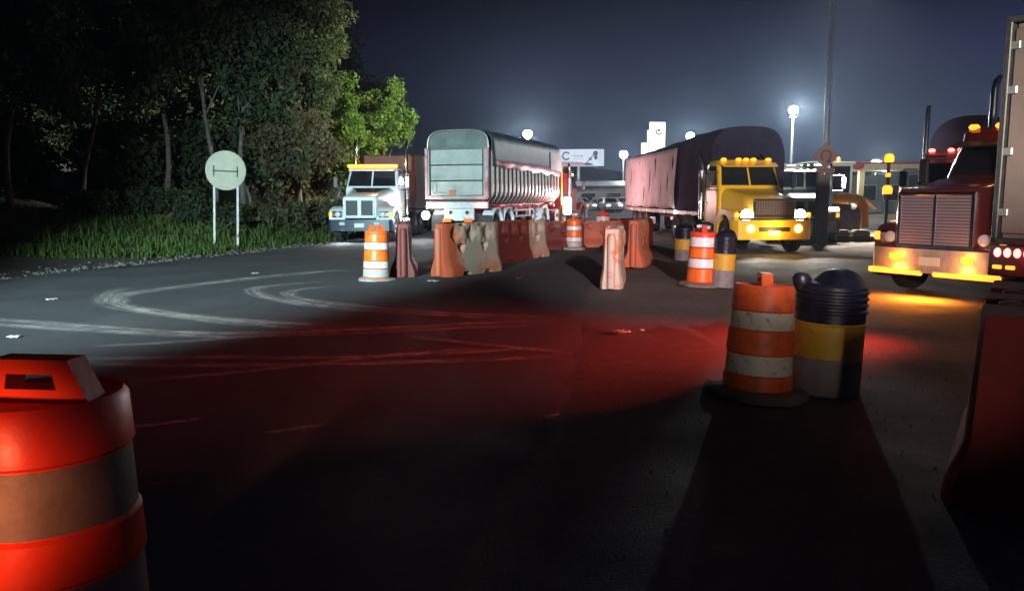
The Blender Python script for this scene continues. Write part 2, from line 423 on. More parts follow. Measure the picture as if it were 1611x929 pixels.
for pix, wd in [
    ([(-60,500),(0,503),(150,514),(330,524),(520,520),(720,510),(900,503)], .26),
    ([(-60,507),(0,511),(200,523),(370,530),(560,524),(730,516),(890,510)], .24),
    ([(100,566),(330,562),(500,563),(650,558),(760,553),(890,545)], .20),
    ([(90,572),(330,576),(500,574),(650,570),(780,566),(890,560)], .22),
    ([(140,546),(300,537),(430,527),(560,519),(700,512)], .20),
    ([(196,452),(172,464),(175,478),(230,490),(400,510),(560,519),(740,514)], .40),
    ([(205,462),(188,470),(200,482),(280,497),(430,508),(560,513)], .30),
    ([(520,442),(430,450),(400,456),(420,468),(520,484),(700,497),(890,505)], .34),
    ([(540,450),(460,458),(470,470),(560,482),(720,494),(880,500)], .28),
    ([(190,602),(300,594),(450,579),(620,560),(760,548)], .18),
    ([(640,530),(760,543),(890,556)], .16),
    ([(160,470),(260,455),(420,436),(560,424)], .5),
    ([(200,676),(260,669),(325,660)], .10), ([(415,685),(465,677),(520,668)], .09)]:
    track(pix, wd)

# loose stones on the yard and along the shoulder: countless
def stones(name, pts, m):
    ico = [(1,0,0),(-1,0,0),(0,1,0),(0,-1,0),(0,0,1),(0,0,-1)]
    fc = [(0,2,4),(2,1,4),(1,3,4),(3,0,4),(2,0,5),(1,2,5),(3,1,5),(0,3,5)]
    v = []; f = []
    for (x, y, z, s) in pts:
        o = len(v); a = rnd.uniform(0, 6.28); c_, s_2 = math.cos(a), math.sin(a)
        k = [s*rnd.uniform(.6, 1.2) for _ in range(6)]
        for q, kk in zip(ico, k): v.append((x + kk*(q[0]*c_ - q[1]*s_2), y + kk*(q[0]*s_2 + q[1]*c_), z + kk*.6*q[2]))
        f += [tuple(i+o for i in t) for t in fc]
    me = bpy.data.meshes.new(name); me.from_pydata(v, [], f); me.materials.append(m)
    return tag(obj(name, me), kind='stuff')
stone_m = mat('loose_stone', (.22, .19, .16), .9, base2=(.10, .085, .07), scale=3)
pts = []
for _ in range(2000):
    y = 3.2 + 22*rnd.random()**1.5; x = rnd.uniform(seam(y) + .1, seam(y) + 1.2 + y*.55)
    pts.append((x, y, yz(x, y) + .004, rnd.choice((.004, .005, .006, .008, .011)) ))
stones('yard_gravel', pts, stone_m)
pts = []
for _ in range(2600):
    t = rnd.uniform(-14, 20); d = abs(rnd.gauss(.3, .6)); x, y = bank_pt(t, d - .25)
    pts.append((x, y, .01, rnd.choice((.012, .02, .03, .05))))
stones('shoulder_gravel', pts, stone_m)

# ------------------------------------------------------------------ traffic drums
def bands(prof_r, z0, z1, n=44):
    return [(prof_r(z0), z0), (prof_r(z1), z1)]
def make_drum(name, label, group, spec, base_r=.42, base_m=rubber, body_m=orange, tall=1.0, handle_turn=0.):
    """spec: list of (z0, z1, material or None) reflective sheets from the bottom up"""
    t = thing(name, label, 'traffic drum', group=group)
    rr = lambda z: .292 - .05*z/tall
    b = MB(); prof = [(rr(.04), .04)]
    for z0, z1, m_ in spec:                                          # the body steps in under every sheet
        prof += [(rr(z0) + .006, z0 - .012), (rr(z0) - .006, z0), (rr(z1) - .006, z1), (rr(z1) + .006, z1 + .012)]
    top = tall*.93
    prof += [(rr(top) + .004, top - .02), (rr(top) - .012, top), (rr(top) - .04, top - .012), (rr(top)*.55, top - .02), (.0005, top - .02)]
    b.lathe(prof, 48); obj('body', b, body_m, t)
    for z0, z1, m_ in spec:
        s = MB(); s.lathe([(rr(z0) - .004, z0 + .004), (rr(z1) - .004, z1 - .004)], 48, cap=False)
        obj('reflective_band', s, m_, t)
    h = MB()                                                         # handle: an upright plate with a slot
    wv, hz = .155, tall*.125
    out = [(-wv-.04, top-.03), (wv+.04, top-.03), (wv-.03, top-.03+hz), (-wv+.03, top-.03+hz)]
    inn = [(-.085, top+.02), (.085, top+.02), (.075, top-.03+hz*.68), (-.075, top-.03+hz*.68)]
    v = [(x, y, z) for y in (-.045, .045) for (x, z) in out + inn]
    f = []
    for o in (0, 8):
        for k in range(4): f.append([o+k, o+(k+1)%4, o+4+(k+1)%4, o+4+k])
    for k in range(4):
        f.append([k, (k+1)%4, 8+(k+1)%4, 8+k]); f.append([4+k, 4+(k+1)%4, 12+(k+1)%4, 12+k])
    h.add(v, f); obj('handle', h, body_m, t, rot=(0, 0, handle_turn))
    g = MB(); n = 40; rings = []
    for z, k in ((0, 1), (.035, 1.0), (.06, .93), (.075, .74)):
        rings.append([((base_r*k*(1 + .05*math.sin(a*3 + 1) + .03*math.sin(a*7)))*math.cos(a), (base_r*k*(1 + .05*math.sin(a*3 + 1) + .03*math.sin(a*7)))*math.sin(a), z) for a in [2*PI*i/n for i in range(n)]])
    g.loft(rings); obj('rubber_base', g, base_m, t)
    return t
DG = 'orange and white traffic drums'
d1 = make_drum('traffic_drum', 'leaning scuffed orange and white drum on a dusty base, beside the navy topped barrel', DG,
               [(.20, .37, refl_worn), (.58, .73, refl_worn)], base_r=.44, body_m=orange, tall=1.02, handle_turn=R(60))
p = G(1190, 620); d1.location = p; d1.rotation_euler = (R(-1), R(3.2), R(20))
d2 = make_drum('traffic_drum', 'orange and white banded drum with a grey bottom, in front of the white truck', DG,
               [(.10, .25, mat('grey_sheet', (.50,.52,.50), .5, base2=(.36,.36,.34), scale=6)), (.27, .40, refl_white), (.42, .61, refl_orange), (.63, .76, refl_white), (.78, .92, refl_orange)],
               base_r=.40, base_m=mat('pale_base', (.42, .42, .40), .8, base2=(.28,.27,.25), scale=6), body_m=orange, tall=1.06, handle_turn=R(35))
p = G(592, 442); d2.location = p; d2.rotation_euler = (0, R(1.5), 0); d2.scale = (.93, .93, 1.02)
d3 = make_drum('traffic_drum', 'brightly lit orange and white drum standing by the yellow truck', DG,
               [(.09, .33, refl_orange), (.35, .52, refl_white), (.54, .72, refl_orange), (.74, .92, refl_white)],
               base_r=.42, body_m=orange_red, tall=1.09, handle_turn=R(80))
p = G(1103, 449); d3.location = p; d3.rotation_euler = (0, R(1.5), 0)
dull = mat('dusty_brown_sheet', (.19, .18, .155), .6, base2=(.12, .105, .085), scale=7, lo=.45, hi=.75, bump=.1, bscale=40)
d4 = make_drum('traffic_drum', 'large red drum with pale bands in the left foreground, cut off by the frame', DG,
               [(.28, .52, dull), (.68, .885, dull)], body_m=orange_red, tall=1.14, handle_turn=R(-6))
d4.location = (-1.47, 2.42, .03)

# ------------------------------------------------------------------ painted barrels
def make_barrel(name, label, crumple=True):
    t = thing(name, label, 'barrel', group='navy, yellow and grey painted barrels')
    r_ = .285
    lo = MB(); lo.lathe([(r_*.96, 0), (r_, .02), (r_, .30), (r_+.006, .31), (r_, .32)], 40); obj('grey_band', lo, grey_pl, t)
    mi_ = MB(); mi_.lathe([(r_+.001, .322), (r_+.001, .60), (r_+.010, .612), (r_+.001, .624)], 40); obj('yellow_band', mi_, yellow_pl, t)
    up = MB(); pr = [(r_, .626)]
    for k in range(4): z = .70 + .055*k; pr += [(r_, z), (r_ + .013, z + .012), (r_ + .013, z + .026), (r_, z + .038)]
    pr += [(r_, .93), (r_ - .02, .955)]
    n = 40; rings = [[(rr*math.cos(2*PI*i/n), rr*math.sin(2*PI*i/n), z) for i in range(n)] for rr, z in pr]
    for k, z in ((.86, .98), (.7, 1.01), (.45, 1.035), (.2, 1.045), (.02, 1.05)):          # a swollen dome, higher on its right
        ring = []
        for i in range(n):
            a = 2*PI*i/n; x = r_*k*math.cos(a); y = r_*k*math.sin(a)
            zz = .955 + (z - .955)*(1.2 + .55*x/r_) - (.09*math.exp(-((x + .13)/.07)**2) if crumple else 0)*(1 - abs(y)/r_*.5)
            ring.append((x, y, zz))
        rings.append(ring)
    up.loft(rings); obj('navy_top', up, navy, t)
    if crumple:
        kn = MB(); rings = []
        for z, rr in ((.86, .05), (.93, .075), (.985, .08), (1.02, .06), (1.035, .02)):
            rings.append([(-.255 - (z-.86)*.12 + rr*math.cos(2*PI*i/16), rr*.9*math.sin(2*PI*i/16), z) for i in range(16)])
        kn.loft(rings); obj('torn_lip', kn, navy, t)
    return t
b1 = make_barrel('painted_barrel', 'navy, yellow and grey barrel with a split swollen top, just right of the leaning drum')
b1.location = G(1297, 614); b1.scale = (1, 1, 1.0); b1.rotation_euler = (0, R(1.5), 0)
b2 = make_barrel('painted_barrel', 'navy and yellow barrel half hidden by the lit drum near the yellow truck', False)
b2.location = G(1136, 451); b2.scale = (.72, .72, 1.0); b2.rotation_euler = (0, R(2.5), 0)
b3 = dup(b2, G(1076, 409), 0, 'small navy and yellow barrel under the pale tarpaulin of the yellow truck', scale=.9)

# ------------------------------------------------------------------ water filled barriers
def barrier_mesh(name, m, Ln=1.9, H=1.08, flare=1., plain=False):
    nu, nv = 44, 26
    def hw(v):
        if v < .10: return .17 + .12*flare
        if v < .34: return .17 + .12*flare*(1 - (v-.10)/.24)
        return .17 - .05*flare*((v-.34)/.66)
    def rec(u, v):                                                    # u along -1..1, v up 0..1
        d = 0
        if plain: return .02 if .25 < v < .9 and abs(u) < .85 else 0
        for c in (-.42, .42):                                         # two triangular fork holes
            k = (v - .44)/.16
            if 0 < k < 1 and abs(u - c) < .13*k + .01: d = max(d, .085)
        for c in (-.62, -.05, .52):                                   # hand pockets under the rim, ridges between
            q = abs(u - c)/.16 + abs(v - .80)/.17
            if q < 1: d = max(d, .06*min(1, (1-q)*4))
        for c in (-.32, .25, .80):
            q = abs(u - c)/.13 + abs(v - .78)/.2
            if q < 1: d = min(d, -.028*min(1, (1-q)*3))
        return d
    v_ = []; f = []
    def zb(u, v):
        z = v*H
        if v < .09 and any(abs(u - c) < .14 for c in (-.4, .4)): z = max(z, .085)
        if v > .93: z -= .05*(1 if any(abs(u-c) < .12 for c in (-.34, .34)) else 0)
        return z
    for side in (-1, 1):
        o = len(v_)
        for i in range(nu+1):
            u = -1 + 2*i/nu
            taper = 1 - .25*max(0, (abs(u) - .88)/.12)
            for j in range(nv+1):
                v = j/nv
                v_.append((u*Ln/2, side*(hw(v)*taper - rec(u, v)), zb(u, v)))
        for i in range(nu):
            for j in range(nv): f.append([o + i*(nv+1)+j, o + (i+1)*(nv+1)+j, o + (i+1)*(nv+1)+j+1, o + i*(nv+1)+j+1])
    k = (nu+1)*(nv+1)
    for i in range(nu):
        for j in (0, nv): f.append([i*(nv+1)+j, (i+1)*(nv+1)+j, k + (i+1)*(nv+1)+j, k + i*(nv+1)+j])
    for i in (0, nu):
        for j in range(nv): f.append([i*(nv+1)+j, i*(nv+1)+j+1, k + i*(nv+1)+j+1, k + i*(nv+1)+j])
    mb = MB(); mb.add(v_, f); return mb.mesh(name, m, 40)
m_ = barrier_tan; n, l = m_.node_tree.nodes, m_.node_tree.links; b = n['Principled BSDF']
old = b.inputs['Base Color'].links[0].from_socket; tcn = n.new('ShaderNodeTexCoord'); sxx = n.new('ShaderNodeSeparateXYZ'); l.new(tcn.outputs['Object'], sxx.inputs[0])
ad = n.new('ShaderNodeMath'); ad.operation = 'ADD'; l.new(sxx.outputs['X'], ad.inputs[0]); l.new(maprange(n, l, noise(n, l, tcn.outputs['Object'], 3, 5), 0, 1, -.35, .35), ad.inputs[1])
l.new(mixc(n, l, maprange(n, l, ad.outputs[0], -.55, -.35), (.50, .085, .03), old), b.inputs['Base Color'])  # tan colour turning orange towards one end, broken by noise
BM = {k: barrier_mesh('barrier_body', m) for k, m in (('red', barrier_red), ('tan', barrier_tan), ('pale', barrier_pale), ('orange', orange_dirty))}
BM['pale'] = barrier_mesh('barrier_body', barrier_pale, flare=.35); BM['dim'] = barrier_mesh('barrier_body', mat('dimmed_red_barrier_plastic', (.28, .028, .024), .85, base2=(.18, .03, .024), scale=3, lo=.45, hi=.75, bump=.15, bscale=10), flare=.75, plain=True)  # the near barrier's dim lighting is put into this darker red
cap_mb = MB(); cap_mb.lathe([(.06, 1.03), (.065, 1.07), (.062, 1.11), (.03, 1.12), (.001, 1.12)], 16); CAPM = cap_mb.mesh('filler_cap', orange_dirty)
ton = MB()
for k in (0,): ton.lathe([(.075, .02), (.075, .95), (.05, 1.0), (.001, 1.0)], 14)
TON = {k: ton.mesh('end_tongue', m) for k, m in (('red', barrier_red), ('tan', orange_dirty), ('pale', barrier_pale), ('orange', orange_dirty))}
def barrier(kind, loc, rz, label, ty=0):
    t = thing('water_barrier', label, 'barrier', loc, rz, 'plastic water filled road barriers', ry=ty)
    obj('body', BM[kind], parent=t)
    if kind in TON:
        for x in (-.97, .97): obj('end_tongue', TON[kind], parent=t, loc=(x, 0, 0))
    for x in (-.33, .33): obj('filler_cap', CAPM, parent=t, loc=(x, 0, -.03))
    return t
pA, pB = G(690, 437, .03), G(776, 426, .03)
v = pB - pA
barrier('tan', (pA + pB)/2 + Vector((.0, .28, 0)), math.atan2(v.y, v.x), 'tan barrier with an orange end, its long side facing the road')
barrier('red', G(634, 436, .03) + Vector((-.1, .95, 0)), R(97), 'dark red barrier seen end on, right behind the drum with the grey bottom')
q = G(967, 455, .015); barrier('pale', q + Vector((.1, .95, 0)), R(80), 'pale scraped barrier standing end on in the middle, lit by headlights')
barrier('orange', G(992, 420, .03) + Vector((.3, .8, 0)), R(74), 'orange barrier just behind the pale scraped one')
row = [((800, 410), 62, 'red', .95, 'first dark red barrier past the tan one'), ((826, 405), 58, 'tan', .92, 'tan barrier left of the two thin banded posts'),
       ((868, 392), 14, 'red', .80, 'dark red barrier right of the two thin banded posts'), ((930, 388), 4, 'orange', .78, 'low orange barrier between the two far drums'),
       ((985, 384), 22, 'red', .82, 'far dark red barrier below the left end of the pale tarpaulin')]
for (px, py), a, kd, hs, lb in row: barrier(kd, G(px, py, .03), R(a), lb).scale = (1, 1, hs)
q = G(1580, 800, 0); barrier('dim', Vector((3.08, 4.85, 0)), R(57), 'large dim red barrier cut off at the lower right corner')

d5 = dup(d2, G(903, 392, .03), R(40), 'small far drum glowing orange between the barriers', scale=.92); d5.scale = (.9, .9, .95)
d6 = dup(d3, G(948, 386, .03), R(10), 'far drum with one bright white band behind the pale scraped barrier'); d6.scale = (.9, .9, 1.05)
# two thin banded posts
def make_post():
    t = thing('delineator_post', 'left one of two thin orange posts with white bands near the foot', 'road post', group='thin banded road posts')
    a = MB(); a.lathe([(.045, .02), (.042, .9), (.05, .93), (.04, 1.0), (.001, 1.01)], 14); obj('tube', a, orange_dirty, t)
    for z in (.12, .26, .62):
        s = MB(); s.lathe([(.047, z), (.0465, z+.09)], 14, cap=False); obj('reflective_band', s, refl_white, t)
    g = MB(); g.lathe([(.16, 0), (.15, .03), (.06, .05), (.05, .09), (.001, .09)], 16); obj('base', g, black_pl, t)
    return t
po = make_post(); po.location = G(838, 402, .03)
dup(po, G(851, 398, .03), 0, 'right one of two thin orange posts with white bands near the foot')

# ------------------------------------------------------------------ wheels
def wheel_meshes(r=.5, w_=.28, rim_m=steel, dual=False):
    ty = MB(); h = w_/2
    ty.lathe([(r*.56, -h*.8), (r*.8, -h), (r*.95, -h*.95), (r, -h*.7), (r, -h*.1), (r*.985, -h*.08), (r*.985, h*.08), (r, h*.1), (r, h*.7), (r*.95, h*.95), (r*.8, h), (r*.56, h*.8)], 32, cap=False)
    rm = MB(); rm.lathe([(r*.57, -h*.85), (r*.52, -h*.6), (r*.40, -h*.2), (r*.22, -h*.15), (r*.2, h*.3), (.001, h*.35)], 24, cap=False)
    rm.lathe([(r*.57, h*.85), (r*.54, h*.55), (r*.44, h*.2), (r*.24, h*.18), (r*.2, h*.75), (r*.12, h*.85), (.001, h*.85)], 24, cap=False)
    for k in range(8):
        a = 2*PI*k/8; rm.cyl((r*.33*math.cos(a), r*.33*math.sin(a), h*.15), (r*.33*math.cos(a), r*.33*math.sin(a), h*.42), .018, n=6)
    return ty.mesh('wheel', tyre_m), rm.mesh('rim', rim_m)
W_STEEL = wheel_meshes(); W_CHROME = wheel_meshes(rim_m=chrome); W_WHITE = wheel_meshes(rim_m=white_pt)
def put_wheel(t, x, y, z=.5, W=W_STEEL, rz=0, dual=False):
    o = obj('wheel', W[0], parent=t, loc=(x, y, z), rot=(0, PI/2 if x > 0 else -PI/2, rz)); obj('rim', W[1], parent=o)
    if dual:
        o = obj('wheel', W[0], parent=t, loc=(x - math.copysign(.31, x), y, z), rot=(0, PI/2 if x > 0 else -PI/2, rz)); obj('rim', W[1], parent=o)

# ------------------------------------------------------------------ road tractors
def make_tractor(name, label, cat, loc, d, paint, grille='split', head=True, markers=amber_lit, lightbar=False, strip=False,
                 sleeper=0, stack_h=3.3, bumper=None, wheels=W_STEEL, hood_top=1.86, fog=None, cab_dark=False, group=None, cowl=None, roof=2.86, full=True):
    t = thing(name, label, cat, loc, heading(d), group)
    big = grille == 'tall'
    # chassis
    c = MB()
    for x in (-.42, .42): c.box((x, -3.6, .82), (.1, 5.9, .24), .01)
    for y in (-.7, -2.2, -3.8, -5.6): c.box((0, y, .80), (.9, .12, .16), .01)
    for y in (-1.08, -5.0): c.cyl((-.95, y, .5), (.95, y, .5), .09)
    obj('chassis', c, dark_steel, t)
    # bumper
    bm_ = bumper or chrome
    bz0, bz1 = (.40, .80)
    if grille == 'wide': bz0, bz1 = .42, .98
    out = [(-1.18, -.42), (-1.17, -.22), (-1.05, -.06), (-.7, .0), (.7, .0), (1.05, -.06), (1.17, -.22), (1.18, -.42), (1.02, -.42), (.95, -.2), (-.95, -.2), (-1.02, -.42)]
    q = MB(); q.prism(out, 2, bz0, bz1); obj('bumper', q, bm_, t)
    if grille == 'wide':
        q = MB(); q.box((0, .004, .72), (.92, .02, .13), .01); obj('bumper_slot', q, black_pl, t)
        q = MB(); q.box((0, -.06, 1.02), (2.0, .2, .06), .02); obj('bumper_lip', q, black_pl, t)
    # hood
    gw = 1.02 if not big else 1.24
    h0 = 1.62 if not big else 1.80
    hd = MB(); rings = []
    for y, wv, z0, z1, r_ in ((-.10, gw + .16, .86, h0 - .03, .10), (-.16, gw + .22, .84, h0 + .01, .12), (-.9, gw + .34, .84, h0 + .10, .16), (-1.5, gw + .56, .86, hood_top - .03, .2), (-1.98, 1.86, .9, hood_top + .05, .24)):
        rings.append([(x, y, z) for x, z in rrect(wv, z1 - z0, r_, 4, 0, (z0+z1)/2)])
    hd.loft(rings); obj('hood', hd, paint, t)
    if cowl:
        q = MB(); q.loft([[(x, y, z) for x in (-xx, xx) for z in (z0, z0 + .02)][:2] + [(xx, y, z0 + .02), (xx, y, z0)] for y, xx, z0 in ((-1.1, .34, h0 + .115), (-1.55, .5, hood_top + .0), (-1.93, .72, hood_top + .055))])
        obj('hood_cowl', q, cowl, t)
    # grille
    g0, g1 = (.92, 1.50) if not big else (.84, 1.72)
    if grille == 'wide': g0, g1 = 1.10, 1.56
    gww = gw if grille != 'wide' else 1.18
    fr = MB(); e_ = .06
    for (x, z, a_, b_) in ((0, g1, gww + e_, e_), (0, g0, gww + e_, e_), (-gww/2, (g0+g1)/2, e_, g1-g0-e_), (gww/2, (g0+g1)/2, e_, g1-g0-e_)): fr.box((x, -.075, z), (a_, .07, b_), .012)
    if grille != 'wide': fr.box((0, -.072, (g0+g1)/2), (.13 if not big else .05, .06, g1-g0-e_), .01)
    gr = obj('grille', fr, chrome if big or grille == 'wide' else paint, t)
    bk = MB(); bk.box((0, -.092, (g0+g1)/2), (gww, .02, g1-g0)); obj('grille_backing', bk, mat('mauve_radiator', (.17, .125, .135), .6, base2=(.12, .09, .10), scale=5) if big else black_pl, gr)
    sl = MB(); ns = 9 if not big else 16
    if grille == 'wide':
        for k in range(9): sl.box((0, -.074, g0 + (k+1)*(g1-g0)/10), (gww - e_, .016, .022))
        for k in range(15): sl.box((-gww/2 + (k+1)*gww/16, -.078, (g0+g1)/2), (.012, .012, g1-g0-e_))
        obj('grille_mesh', sl, mat('reddish_chrome_mesh', (.42, .28, .27), .3, .8), gr)
    else:
        for k in range(ns): sl.box((0, -.078, g0 + (k+1)*(g1-g0)/(ns+1)), (gww - e_, .012, .012 if not big else .03))
        obj('grille_bars', sl, mat('grey_grille_bars', (.34, .27, .29), .45, .25) if big else dark_steel, gr)
    # fenders and lamps
    for s in (-1, 1):
        arc = [(-1.08 + .60*math.cos(a), .52 + .60*math.sin(a)) for a in [R(-4 + 188*k/14) for k in range(15)]]
        poly = [(-.20, .56), (-.17, 1.02), (-.30, 1.16), (-.8, 1.27), (-1.35, 1.27), (-1.75, 1.10), (-1.95, .90), (-1.98, .56)] + arc[::-1]
        q = MB(); q.prism(poly, 0, s*.56, s*1.13); fe = obj('fender', q, paint, t)
        q = MB(); q.box((s*.84, -.19, .98 if grille != 'wide' else 1.12), (.40, .12, .22), .04); hb = obj('headlight', q, chrome, t)
        hz = .98 if grille != 'wide' else 1.12
        q = MB()
        hr = .10 if not head else .17
        q.lathe([(hr, 0), (hr*.95, .02), (hr*.6, .034), (.001, .04)], 20, M=Matrix.Translation((s*.80, -.125, hz)) @ Matrix.Rotation(-PI/2, 4, 'X'))
        obj('headlight_lens', q, white_lit if head else mat('unlit_lens', (.55, .55, .55), .12), hb)
        q = MB(); q.box((s*1.07, -.17, hz + .01), (.12, .10, .15), .03); obj('turn_lamp', q, amber_dim, t)
        # doors, windows, mirrors, stack
        q = MB(); q.box((s*1.006, -2.62, 1.36), (.02, .98, 1.14), .008); dr = obj('door', q, paint, t)
        q = MB(); q.box((s*1.025, -3.0, 1.45), (.03, .14, .035), .008); obj('door_handle', q, chrome, dr)
        q = MB(); q.panel([(s*1.014, -2.13, 2.0), (s*1.014, -3.02, 2.0), (s*.945, -3.02, 2.60), (s*.945, -2.42, 2.60)], .012, out=(s, 0, 0)); obj('side_window', q, glass_d, t)
        mi_ = MB(); mi_.box((s*1.36, -1.95, 2.15), (.19, .10, .46), .03); mr_ = obj('mirror', mi_, chrome if not big else black_pl, t)
        q = MB(); q.cyl((s*1.0, -2.05, 2.42), (s*1.36, -1.97, 2.42), .018, n=8); q.cyl((s*1.0, -2.05, 1.85), (s*1.36, -1.97, 1.85), .018, n=8); q.cyl((s*1.36, -1.97, 1.85), (s*1.36, -1.97, 2.42), .018, n=8)
        obj('mirror_arm', q, chrome, mr_)
        q = MB(); q.tube([(s*1.02, -3.62, .9), (s*1.02, -3.62, stack_h - .25), (s*1.02, -3.68, stack_h - .08), (s*1.02, -3.80, stack_h)], [.075, .07, .065, .062], 14); st = obj('exhaust_stack', q, chrome, t)
        q = MB(); q.cyl((s*1.02, -3.62, 1.5), (s*1.02, -3.62, 2.5), .10, n=14); obj('heat_shield', q, steel, st)
        q = MB(); q.cyl((s*.86, -2.2, .62), (s*.86, -3.6, .62), .29, n=20); obj('fuel_tank', q, chrome, t)
        q = MB(); q.box((s*1.02, -2.2, .52), (.26, .5, .05), .01); q.box((s*.98, -2.2, .84), (.22, .45, .05), .01); obj('step', q, steel, t)
        put_wheel(t, s*.98, -1.08, .5, wheels)
        if full:
            for y in (-5.0, -6.2): put_wheel(t, s*1.0, y, .5, wheels, dual=True)
        if head:
            a_ = lamp('SPOT', 'headlamp_beam', (s*.80, .02, hz), 420, (1, .96, .88), size=.07, cone=62, blend=.9, parent=t)
            a_.rotation_euler = (R(72), 0, 0)      # local +Y, dipped a little
    # cab
    cb = MB(); rings = []
    for z, y0, y1, wv, r_ in ((.74, -1.96, -3.42, 1.98, .06), (1.90, -1.96, -3.42, 2.0, .08), (1.96, -2.0, -3.42, 2.0, .10), (2.64, -2.34, -3.42, 1.86, .14), (roof - .11, -2.34, -3.42, 1.84, .16), (roof - .03, -2.40, -3.38, 1.74, .2), (roof, -2.55, -3.25, 1.5, .2)):
        rings.append([(x, y, z) for x, y in rrect(wv, y0 - y1, r_, 3, 0, (y0+y1)/2)])
    cb.loft(rings); obj('cab', cb, paint, t)
    for s in (-1, 1):
        q = MB(); q.panel([(s*.03, -2.003, 2.0), (s*.90, -2.02, 2.0), (s*.82, -2.335, 2.60), (s*.03, -2.31, 2.60)], .012, out=(0, 1, .4)); obj('windshield', q, glass_d, t)
    q = MB(); q.loft([[(x, y, z) for x, y, z in ((-.92, -2.30, 2.66), (.92, -2.30, 2.66), (.92, -2.30, 2.70), (-.92, -2.30, 2.70))], [(-.86, -1.98, 2.56), (.86, -1.98, 2.56), (.86, -1.98, 2.59), (-.86, -1.98, 2.59)]])
    obj('sun_visor', q, paint if not big else black_pl, t)
    if lightbar:
        q = MB(); q.box((0, -2.22, roof - .05), (1.92, .10, .13), .03); lb_ = obj('light_bar', q, amber_strip, t)
        q = MB(); q.box((0, -2.26, roof - .135), (1.72, .1, .03), .008); obj('light_bar_housing', q, black_pl, lb_)
    else:
        for x in (-.72, -.24, 0, .24, .72):
            q = MB(); q.box((x, -2.42, roof + .0), (.17, .16, .10), .04); obj('marker_lamp', q, markers, t)
    if sleeper:
        q = MB(); q.loft([[(x, y, z) for x, z in rrect(2.02, sleeper, .15, 3, 0, .78 + sleeper/2)] for y in (-3.44, -4.5)]); obj('sleeper', q, paint, t)
    # number plate and lower lamps
    q = MB(); q.box((0, .012, .60 if grille != 'wide' else .60), (.36, .012, .15), .004); pl = obj('number_plate', q, plate_m, t)
    for s in (-1, 1):
        q = MB(); fz = .66 if grille != 'wide' else .74
        if grille == 'wide': q.lathe([(.115, 0), (.11, .02), (.06, .035), (.001, .04)], 20, M=Matrix.Translation((s*.70, .0, fz)) @ Matrix.Rotation(-PI/2, 4, 'X'))
        else: q.box((s*.62, .004, fz), (.2, .03, .11), .02)
        obj('fog_lamp', q, fog or mat('unlit_lens', (.55, .55, .55), .12), t)
    if strip:
        for x, wv in ((-.60, 1.1), (.62, 1.0)):
            q = MB(); q.box((x, -.02, .40), (wv, .05, .10), .03); obj('light_strip', q, amber_strip, t)
    return t

WD = (-.06, -1.)
white_truck = make_tractor('white_truck', 'white truck with an amber light bar over its dark windscreen, beside the dark wood', 'truck',
    P(566, 383, 28.2).xy.to_3d() + Vector((0, 0, .03)), WD, white_pt, 'split', head=False, lightbar=True, cowl=black_pl, bumper=mat('dark_navy_bumper', (.04, .05, .075), .4), stack_h=3.75, roof=2.80, full=True)
for s_x in (-.62, .62):
    a_ = lamp('SPOT', 'added_ground_spot', (s_x, .05, .55), 160, (.85, .97, 1), size=.06, cone=110, blend=.8, parent=white_truck); a_.rotation_euler = (R(35), 0, 0)  # added spots brighten the ground under the bumper; the lenses are unlit
yellow_truck = make_tractor('yellow_truck', 'yellow conventional truck with headlights and yellow fog lamps lit, facing the camera', 'truck',
    (7.55, 22.9, 0), (.08, -.997), yellow_pt, 'wide', head=True, fog=glow('yellow_fog_lit', (1., .62, .08), 12.), bumper=yellow_pt, stack_h=3.0, wheels=W_STEEL, roof=2.80)
dark_truck = make_tractor('dark_truck', 'maroon long nosed truck with a tall split grille and amber strips under its bumper', 'truck',
    (6.95, 13.2, 0), (-.85, -.53), dark_pt, 'tall', head=False, strip=True, sleeper=2.0, stack_h=4.0, wheels=W_CHROME, hood_top=2.02, fog=amber_lit, roof=2.95, bumper=mat('worn_chrome', (.60, .57, .55), .42, .5, base2=(.42, .38, .36), scale=5))
back_truck = make_tractor('dark_truck', 'second dark truck with red and amber roof lamps, half hidden behind the long nosed one', 'truck',
    (11.2, 20.5, 0), (-.55, -.83), dark_pt, 'tall', head=False, markers=red_lit, sleeper=0, stack_h=4.3, wheels=W_CHROME, hood_top=2.0, roof=2.95)
front_tractor = make_tractor('red_truck', 'red tractor pulling the grey ribbed trailer away along the road', 'truck',
    Vector((-2.1, 29.4, .03)) + Vector((U.x, U.y, 0))*16.1, (U.x, U.y), red_pt, 'split', head=False, stack_h=3.2)
for tr, nm in ((yellow_truck, 'beam'),):
    pass
# amber light that the lit strips and lamps of the long nosed truck throw on the ground
al = lamp('AREA', 'amber_strip_light', (0, .12, .44), 100, (1, .26, .02), size=.9, parent=dark_truck); al.rotation_euler = (R(26), 0, 0); al.data.spread = R(120)
for lx, lz, pw in ((-.6, .46, 11), (.62, .46, 11), (-.62, .70, 5), (.62, .70, 5)): lamp('POINT', 'amber_strip_glow', (lx, .17, lz), pw, (1, .30, .04), size=.08, parent=dark_truck)
lamp('POINT', 'amber_roof_light', (0, -2.7, 3.25), 160, (1, .34, .06), size=.1, parent=white_truck)
lamp('POINT', 'fog_glow', (0, .35, .72), 30, (1, .62, .12), size=.12, parent=yellow_truck)
lamp('POINT', 'amber_roof_light', (0, -1.9, 3.1), 9, (1, .36, .05), size=.1, parent=dark_truck)
lamp('POINT', 'roof_light', (0, -1.9, 3.1), 9, (1, .25, .08), size=.1, parent=back_truck)

